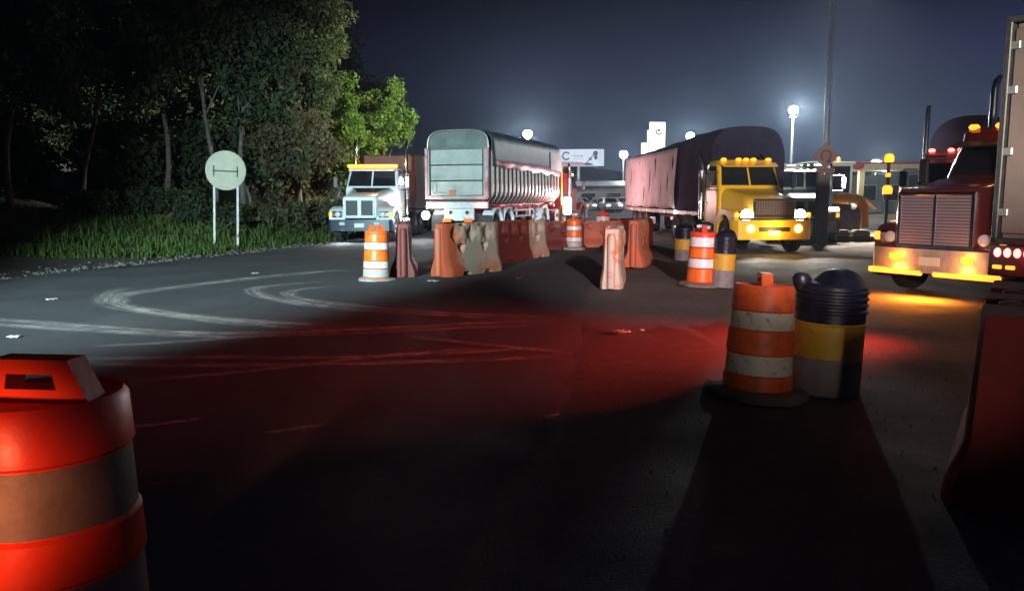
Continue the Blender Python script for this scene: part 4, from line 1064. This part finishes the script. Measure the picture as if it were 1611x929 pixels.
conc = mat('teal_grey_concrete', (.34, .35, .32), .8, base2=(.22, .23, .21), scale=2, bump=.4, bscale=6)
ki = thing('kerb_island', 'low concrete kerb island with rounded blocks under the orange machine', 'kerb', (G(1322, 384).x, 29.4, 0), R(-2))
q = MB(); q.box((0, .6, .08), (3.9, 1.6, .24), .05); obj('slab', q, conc, ki)
for k in range(5):
    q = MB(); q.loft([[(x, y, z) for x, y in rrect(.62*k2, .5*k2, .12*k2, 3, -1.5 + .72*k, -.05)] for z, k2 in ((.205, 1), (.36, 1), (.43, .8))]); obj('block', q, conc, ki)

# orange road roller: yoke arched over a grey drum, pale glazed cab behind
rp = G(1335, 378); ro = thing('road_roller', 'orange road roller with an arched yoke over its grey drum, behind the long nosed truck', 'road roller', (rp.x + .35, 32.2, 0), R(4))
drum_m = mat('worn_roller_steel', (.26, .25, .24), .55, .4, base2=(.17, .16, .155), scale=3)
q = MB(); q.lathe([(.62, -.70), (.66, -.72), (.68, -.68), (.68, .68), (.66, .72), (.62, .70)], 36, M=Matrix.Translation((0, 0, .68)) @ Matrix.Rotation(PI/2, 4, 'Y')); obj('drum', q, drum_m, ro)
arcs = [(-1.06, .42), (-.98, 1.15), (-.82, 1.50), (-.48, 1.72), (.4, 1.68), (.88, 1.5), (1.02, 1.2), (1.08, .42)]
inn = [(.80, .42), (.78, 1.1), (.66, 1.32), (.36, 1.44), (-.40, 1.46), (-.62, 1.32), (-.74, 1.1), (-.78, .42)]
q = MB(); q.prism(arcs + inn, 1, -.62, -.34); obj('yoke', q, roller_pt, ro)
q = MB(); q.prism([(-.62, 1.46), (.68, 1.40), (.68, 1.5), (-.62, 1.56)], 1, -.645, -.625); obj('yellow_stripe', q, mat('yellow_stripe', (.80, .52, .04), .5), ro)
q = MB(); q.prism([(-1.08, 1.50), (-.84, 1.62), (-.48, 1.82), (.4, 1.78), (1.0, 1.56), (1.4, 1.25), (1.4, 1.13), (.95, 1.52), (.4, 1.70), (-.48, 1.74), (-.82, 1.54), (-1.06, 1.40)], 1, -.66, -.3); obj('pale_hose_guard', q, mat('pale_dusty_guard', (.50, .46, .34), .7), ro)
q = MB(); q.box((-.1, 1.5, 1.1), (1.6, 2.4, .9), .12); obj('engine_hood', q, roller_pt, ro)
for s in (-1, 1): put_wheel(ro, s*.75, 2.4, .6)
q = MB()
for x in (-.85, .65):
    for y in (.2, 1.5): q.box((x, y, 2.2), (.08, .08, 1.5), .01)
q.box((-.1, .85, 2.98), (1.75, 1.6, .12), .04); obj('cab_frame', q, teal_pt, ro)
q = MB(); q.box((-.1, .19, 2.25), (1.4, .02, 1.2)); obj('cab_window', q, glass_d, ro)
q = MB(); q.lathe([(.07, 3.04), (.07, 3.16), (.001, 3.2)], 12); obj('beacon', q, amber_lit, ro)

# teal white cabbed truck between the yellow truck and the diamond sign
tp_ = make_tractor('teal_truck', 'pale teal truck partly hidden between the yellow truck and the diamond sign', 'truck', (P(1268, 300, 28.5).x, 28.4, 0), (-.30, -.95), teal_pt, 'split', head=False, stack_h=2.9, markers=mat('unlit_lens', (.55, .55, .55)), fog=warm_lit)
# amber beacon post left of the long nosed truck
bp_ = thing('beacon_post', 'post stacked with amber beacons just left of the long nosed truck', 'beacon', (P(1396, 300, 17.2).x, 17.2, 0), 0)
q = MB(); q.cyl((0, 0, 0), (0, 0, 2.45), .035, n=10); obj('pole', q, dark_steel, bp_)
for z, r_, mm_ in ((2.47, .095, amber_lit), (2.12, .05, amber_dim), (1.80, .10, amber_lit)):
    q = MB(); q.lathe([(r_*.9, z - r_*.8), (r_, z - r_*.3), (r_, z + r_*.5), (r_*.6, z + r_), (.001, z + r_*1.1)], 18); obj('beacon', q, mm_, bp_)
q = MB(); q.cyl((0, 0, 0), (0, 0, .06), .22, n=18); obj('base', q, black_pl, bp_)
lamp('POINT', 'beacon_light', (0, -.2, 2.5), 10, (1, .4, .05), size=.1, parent=bp_)

# ------------------------------------------------------------------ far parked cars
def make_car(paint):
    t = thing('parked_car', 'far parked car', 'car', group='cars parked far behind the barriers')
    q = MB(); rings = []
    for z, y0, y1, wv, r_ in ((.28, -2.1, 2.1, 1.68, .15), (.62, -2.2, 2.2, 1.76, .2), (.88, -2.15, 2.1, 1.70, .25), (.93, -1.6, 1.0, 1.55, .2), (1.38, -1.15, .35, 1.25, .2), (1.43, -1.0, .2, 1.1, .2)):
        rings.append([(x, y, z) for x, y in rrect(wv, y1 - y0, r_, 3, 0, (y0+y1)/2)])
    q.loft(rings); obj('body', q, paint, t)
    q = MB(); q.panel([(-.62, .98, .96), (.62, .98, .96), (.50, .42, 1.34), (-.50, .42, 1.34)], .012, out=(0, 1, 1)); obj('windscreen', q, glass_d, t)
    for s in (-1, 1):
        q = MB(); q.panel([(s*.765, .7, .97), (s*.765, -1.3, .97), (s*.65, -1.0, 1.33), (s*.65, .2, 1.33)], .012, out=(s, 0, 0)); obj('side_window', q, glass_d, t)
        q = MB(); q.box((s*.6, 2.17, .66), (.36, .08, .14), .03); obj('headlight', q, warm_lit, t)
        q = MB(); q.box((s*.6, -2.17, .72), (.34, .06, .14), .03); obj('tail_lamp', q, red_lit, t)
        for y in (-1.3, 1.35):
            o = obj('wheel', W_STEEL[0], parent=t, loc=(s*.78, y, .32), rot=(0, s*PI/2, 0)); o.scale = (.64, .64, .7); r2 = obj('rim', W_STEEL[1], parent=o)
    return t
c1 = make_car(mat('silver_car_paint', (.45, .46, .48), .3, .4, coat=.5)); c1.location = (P(898, 330, 74).x, 74, .03); c1.rotation_euler = (0, 0, R(20)); c1['label'] = 'far car showing red tail lamps, beside the front of the grey trailer'
c2 = dup(c1, (P(912, 330, 80).x, 80, .03), R(-160), 'far car with lit headlamps just right of the red tail lamps')
c3 = dup(c1, (P(938, 330, 82).x, 82, .03), R(100), 'far silver car parked side on under the billboard')
c4 = dup(c1, (P(958, 330, 80).x, 80, .03), R(-172), 'far car facing the camera, between the billboard and the pale curtain')
c5 = dup(c1, (P(974, 330, 84).x, 84, .03), R(-150), 'far car closest to the left end of the pale curtain')

# ------------------------------------------------------------------ litter on the ground
paper = mat('white_paper', (.72, .68, .66), .8); 
def litter(px, py, label, m_, wv, h_, z=.036):
    p = G(px, py, z); q = MB(); n = 6; v = []; f = []
    for i in range(n+1):
        for j in range(n+1):
            v.append((wv*(i/n - .5)*(1 + .2*math.sin(j*2)), h_*(j/n - .5)*(1 + .2*math.sin(i*1.7)), .012 + .012*math.sin(i*1.9)*math.cos(j*1.6)))
    for i in range(n):
        for j in range(n): f.append([i*(n+1)+j, (i+1)*(n+1)+j, (i+1)*(n+1)+j+1, i*(n+1)+j+1])
    q.add(v, f); o = obj('litter', q, m_, loc=p, rot=(0, 0, rnd.uniform(0, 3))); tag(o, label, 'litter', 'scraps of litter on the ground', 'thing')
    sm = o.modifiers.new('thickness', 'SOLIDIFY'); sm.thickness = .003
litter(681, 442, 'white scrap on the road in front of the tan barrier', paper, .24, .14)
litter(816, 438, 'reddish scrap on the road right of the tan barrier', mat('pink_paper', (.55, .22, .2), .8), .22, .1)
litter(977, 522, 'pale flat scrap in the red lit patch of the yard', paper, .20, .14, .02)
litter(868, 656, 'thin white stick shaped scrap near the dark road seam', paper, .03, .14, .02)
litter(82, 471, 'small white scrap far left on the road', paper, .16, .1)
litter(402, 430, 'small white scrap on the road below the round sign', paper, .14, .1)
litter(22, 530, 'white scrap at the left edge behind the foreground drum', paper, .12, .1)
litter(1010, 520, 'tiny white scrap right of the flat one in the red patch', paper, .05, .05, .02)

# ------------------------------------------------------------------ trees
NP = np.random.default_rng(11)
def leaf_mat(name, a, b_, trans=.35):
    m, n, l, p = nodes_of(name)
    oi = n.new('ShaderNodeTexCoord'); z = noise(n, l, oi.outputs['Object'], 2.2, 3)
    c = mixc(n, l, maprange(n, l, z, .35, .65), a, b_)
    l.new(c, p.inputs['Base Color']); p.inputs['Roughness'].default_value = .75; p.inputs['Specular IOR Level'].default_value = .25
    tr = n.new('ShaderNodeBsdfTranslucent'); l.new(c, tr.inputs[0])
    mx = n.new('ShaderNodeMixShader'); mx.inputs[0].default_value = trans
    l.new(p.outputs[0], mx.inputs[1]); l.new(tr.outputs[0], mx.inputs[2]); l.new(mx.outputs[0], n['Material Output'].inputs[0])
    return m
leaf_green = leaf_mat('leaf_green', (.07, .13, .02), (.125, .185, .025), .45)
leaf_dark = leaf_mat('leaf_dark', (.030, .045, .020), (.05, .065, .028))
leaf_part_lit = leaf_mat('leaf_part_lit', (.045, .062, .022), (.07, .085, .03))  # lighter copy of the dark leaves: the tall tree's partial lighting put into colour
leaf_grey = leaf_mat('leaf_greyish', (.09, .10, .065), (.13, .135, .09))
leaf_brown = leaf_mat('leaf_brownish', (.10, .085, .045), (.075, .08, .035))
bark = mat('pale_bark', (.12, .10, .085), .9, base2=(.06, .05, .042), scale=6, bump=.6, bscale=14)
def leaves(name, cl, per, size, m, parent, flat=.5):
    """cl: clump centres and radii; leaves are small folded quads spread through every clump"""
    cl = np.array(cl); n = len(cl)*per
    c = np.repeat(cl, per, 0)
    d = NP.normal(size=(n, 3)); d /= np.linalg.norm(d, axis=1)[:, None]
    p = c[:, :3] + d*(NP.random(n)**.45)[:, None]*c[:, 3:4]*np.array([1, 1, .75])
    ax = NP.normal(size=(n, 3)); ax[:, 2] -= .4; ax /= np.linalg.norm(ax, axis=1)[:, None]
    o = np.cross(ax, NP.normal(size=(n, 3))); o /= np.linalg.norm(o, axis=1)[:, None]
    nr = np.cross(ax, o)
    s = size*(.45 + 1.1*NP.random(n)**1.5)[:, None]
    v = np.stack([p, p + ax*s*.5 + o*s*.28 + nr*s*.08, p + ax*s, p + ax*s*.5 - o*s*.28 + nr*s*.08], 1).reshape(-1, 3)
    me = bpy.data.meshes.new(name); me.vertices.add(4*n); me.vertices.foreach_set('co', v.ravel())
    me.loops.add(4*n); me.loops.foreach_set('vertex_index', np.arange(4*n, dtype=np.int32))
    me.polygons.add(n); me.polygons.foreach_set('loop_start', np.arange(0, 4*n, 4, dtype=np.int32))
    me.update(calc_edges=True)
    me.materials.append(m); return obj(name, me, parent=parent)
def tree(label, x, y, trunk_h, lean, crown_c, crown_r, nclump, per, lsize, m, tr=.16, name='tree', group='trees on the wooded bank', crad=(.45, .9)):
    z0 = bank_z(x, y) - .2
    t = thing(name, label, 'tree', (x, y, z0), 0, group)
    top = Vector((lean[0], lean[1], trunk_h)); pts = []
    for k in range(9):
        u = k/8; pts.append((top.x*u + .16*math.sin(u*7 + x), top.y*u + .12*math.sin(u*5 + y), trunk_h*u))
    q = MB(); q.tube(pts, [tr*.72*(1.25 - .9*k/8) for k in range(9)], 9); trk = obj('trunk', q, bark, t)
    cc = Vector(crown_c); cl = []
    for k in range(nclump):
        d = Vector((rnd.gauss(0, 1), rnd.gauss(0, 1), rnd.gauss(0, 1))).normalized()*rnd.random()**.4
        if m is leaf_green and rnd.random() < .35: d *= rnd.uniform(1.05, 1.45)
        cl.append((cc.x + d.x*crown_r[0], cc.y + d.y*crown_r[1], cc.z + d.z*crown_r[2], rnd.uniform(*crad)))
    for k in range(min(7, nclump)):
        c_ = Vector(cl[k][:3]); b_ = Vector(pts[4 + k % 4])
        q = MB(); mid = (b_ + c_)/2 + Vector((0, 0, .35)); q.tube([b_, mid, c_], [tr*.35, tr*.22, tr*.07], 6); obj('limb', q, bark, t)
    leaves('crown', cl, per, lsize, m, t)
    return t
def tree_at(label, px, py, Y, rpx, rz_px, m, trunk_px=None, nclump=40, per=150, lsize=.22, tr=.15, depth=None, name='tree', crad=(.45, .9)):
    c = P(px, py, Y); k = Y/FPX; tx = P(trunk_px if trunk_px is not None else px, 330, Y).x
    zb = bank_z(tx, Y)
    rx_, rz_ = rpx*k, rz_px*k
    return tree(label, tx, Y, max(1.2, c.z - zb + .2*rz_), (c.x - tx, 0), (c.x - tx, 0, c.z - zb + .2), (rx_, depth or rx_, rz_), nclump, per, lsize, m, tr, name, crad=crad)
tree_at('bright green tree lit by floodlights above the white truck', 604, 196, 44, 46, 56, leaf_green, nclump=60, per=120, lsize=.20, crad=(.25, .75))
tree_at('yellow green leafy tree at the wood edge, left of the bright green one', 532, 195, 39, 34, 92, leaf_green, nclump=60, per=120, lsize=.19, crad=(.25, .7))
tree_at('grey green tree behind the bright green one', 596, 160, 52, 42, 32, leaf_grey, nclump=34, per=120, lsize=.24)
tree_at('tall leafy tree at the right edge of the dark wood, top centre left', 475, 60, 35, 62, 120, leaf_part_lit, nclump=80, per=150, lsize=.24, tr=.2)
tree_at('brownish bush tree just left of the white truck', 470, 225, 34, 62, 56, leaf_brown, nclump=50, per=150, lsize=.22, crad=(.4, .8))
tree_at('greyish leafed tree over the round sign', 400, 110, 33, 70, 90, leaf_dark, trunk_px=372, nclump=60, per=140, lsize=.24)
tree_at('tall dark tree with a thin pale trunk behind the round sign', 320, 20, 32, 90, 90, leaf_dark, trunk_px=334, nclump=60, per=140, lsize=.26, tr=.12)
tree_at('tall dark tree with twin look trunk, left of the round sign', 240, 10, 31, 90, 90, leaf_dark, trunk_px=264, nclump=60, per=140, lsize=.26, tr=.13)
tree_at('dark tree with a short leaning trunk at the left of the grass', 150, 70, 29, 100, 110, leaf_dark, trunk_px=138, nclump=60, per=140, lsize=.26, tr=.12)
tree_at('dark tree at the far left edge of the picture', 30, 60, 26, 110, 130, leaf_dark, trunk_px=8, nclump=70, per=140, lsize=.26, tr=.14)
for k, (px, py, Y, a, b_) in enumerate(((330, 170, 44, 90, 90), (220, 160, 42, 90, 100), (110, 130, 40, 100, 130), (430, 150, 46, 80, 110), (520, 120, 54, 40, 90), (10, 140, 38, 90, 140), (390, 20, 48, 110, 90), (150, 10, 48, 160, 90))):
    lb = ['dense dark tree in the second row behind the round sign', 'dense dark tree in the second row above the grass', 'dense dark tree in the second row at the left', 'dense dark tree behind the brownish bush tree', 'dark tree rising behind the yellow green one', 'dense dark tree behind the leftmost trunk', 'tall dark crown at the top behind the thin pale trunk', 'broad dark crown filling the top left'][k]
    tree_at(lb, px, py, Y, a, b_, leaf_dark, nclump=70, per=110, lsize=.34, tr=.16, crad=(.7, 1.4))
def bush(label, px, py, Y, rpx, m, n_=16, per=150, ls=.15):
    c = P(px, py, Y); z = bank_z(c.x, Y); k = Y/FPX
    t = thing('bush', label, 'bush', (c.x, Y, z - .05), 0, 'bushes under the trees')
    cl = [(rnd.uniform(-1, 1)*rpx*k, rnd.uniform(-.6, .6), rnd.uniform(.15, 1.5)*rpx*k*.6, rnd.uniform(.25, .5)) for _ in range(n_)]
    q = MB()
    for c_ in cl[:6]: q.tube([(c_[0]*.2, c_[1]*.2, 0), (c_[0]*.7, c_[1]*.7, c_[2]*.6), c_[:3]], [.03, .02, .008], 5)
    obj('stems', q, bark, t); leaves('foliage', cl, per, ls, m, t)
tree_at('ragged green branches overhanging the amber light bar of the white truck', 560, 232, 41, 34, 34, leaf_green, nclump=34, per=110, lsize=.18, crad=(.2, .6))
bush('dark green bush right behind the round sign', 340, 320, 29.5, 50, leaf_dark); bush('dark bush left of the round sign', 250, 322, 29.5, 50, leaf_dark)
bush('brown green bush between the round sign and the white truck', 430, 320, 31, 45, leaf_brown); bush('bush beside the front wheel of the white truck', 492, 325, 33, 40, leaf_brown)
bush('low dark bush at the left end of the grass', 150, 330, 28, 40, leaf_dark); bush('orange lit bush left of the amber light bar', 525, 290, 38, 34, leaf_brown, 20)

for k, (px, py, Y, a, b_, mm_) in enumerate(((230, 270, 33, 60, 50, leaf_dark), (310, 250, 34, 60, 60, leaf_dark), (390, 240, 36, 60, 55, leaf_dark), (180, 250, 31, 60, 60, leaf_dark), (90, 230, 36, 60, 70, leaf_dark), (20, 250, 30, 60, 70, leaf_dark), (440, 275, 38, 50, 40, leaf_brown), (505, 255, 40, 36, 55, leaf_brown), (562, 240, 47, 30, 40, leaf_green))):
    lb = ['low dense tree above the left of the grass', 'low dense tree right behind the left sign post', 'low dense tree up right of the round sign', 'low dense tree over the left end of the grass', 'low dark tree beside the dim lane', 'low dark tree at the left frame edge', 'low brownish tree right of the round sign', 'brownish tree touching the amber light bar of the white truck', 'green undergrowth tree above the amber light bar'][k]
    tree_at(lb, px, py, Y, a, b_, mm_, nclump=44, per=130, lsize=.24, tr=.1, crad=(.5, 1.0))
# grass on the bank: countless blades
def grass():
    n = 26000
    t = NP.uniform(1.5, 26, n*2); d = 1.0 + 8.5*NP.random(n*2)**1.5
    d = d + 2.2*np.clip((7 - t)/5, 0, 1)
    keep = NP.random(n*2) < np.clip((d - .7)/1.2, .08, 1)*(.35 + .65*(np.sin(t*1.9) + np.sin(t*.7 + d) > -.6))
    t, d = t[keep][:n], d[keep][:n]; n = len(t)
    x = E0.x + U.x*t + NL.x*d; y = E0.y + U.y*t + NL.y*d
    z = np.array([bank_z(a, b_) for a, b_ in zip(x, y)]) - .03
    a = NP.uniform(0, 2*PI, n); h = NP.uniform(.07, .24, n)*(1 + .9*(NP.random(n) > .93))*(.6 + .7*(np.sin(t*2.3 + d*1.7) > -.2)); w_ = NP.uniform(.012, .026, n)
    ln = NP.uniform(.1, .7, n)*h; b2_ = a + NP.uniform(-.6, .6, n)
    p = np.stack([x, y, z], 1); s = np.stack([np.cos(a)*w_, np.sin(a)*w_, 0*a], 1)
    mid = p + np.stack([np.cos(b2_ + 1.57)*ln*.35, np.sin(b2_ + 1.57)*ln*.35, h*.62], 1)
    top = p + np.stack([np.cos(b2_ + 1.57)*ln, np.sin(b2_ + 1.57)*ln, h], 1)
    v = np.stack([p - s, p + s, mid + s*.8, mid - s*.8, top], 1).reshape(-1, 3)
    f = []
    for i in range(n):
        o = 5*i; f += [(o, o+1, o+2, o+3), (o+3, o+2, o+4)]
    me = bpy.data.meshes.new('grass'); me.from_pydata(v.tolist(), [], f)
    me.materials.append(leaf_mat('grass_blade', (.055, .115, .02), (.11, .14, .035), .35))
    tag(obj('grass', me), 'rough green roadside grass on the bank below the dark trees', 'grass', kind='stuff')
grass()

# ------------------------------------------------------------------ damp night air that glows round the lamps
hm = bpy.data.materials.new('night_haze'); hm.use_nodes = True
n, l = hm.node_tree.nodes, hm.node_tree.links
n.remove(n['Principled BSDF']); pv = n.new('ShaderNodeVolumePrincipled'); pv.inputs['Color'].default_value = (.62, .80, 1, 1)
pv.inputs['Density'].default_value = .00065; pv.inputs['Anisotropy'].default_value = .86
l.new(pv.outputs[0], n['Material Output'].inputs['Volume'])
hz_b = MB(); hz_b.box((0, 250, 10.5), (1440, 1440, 23.2)); tag(obj('haze', hz_b, hm, smooth=0), kind='stuff')
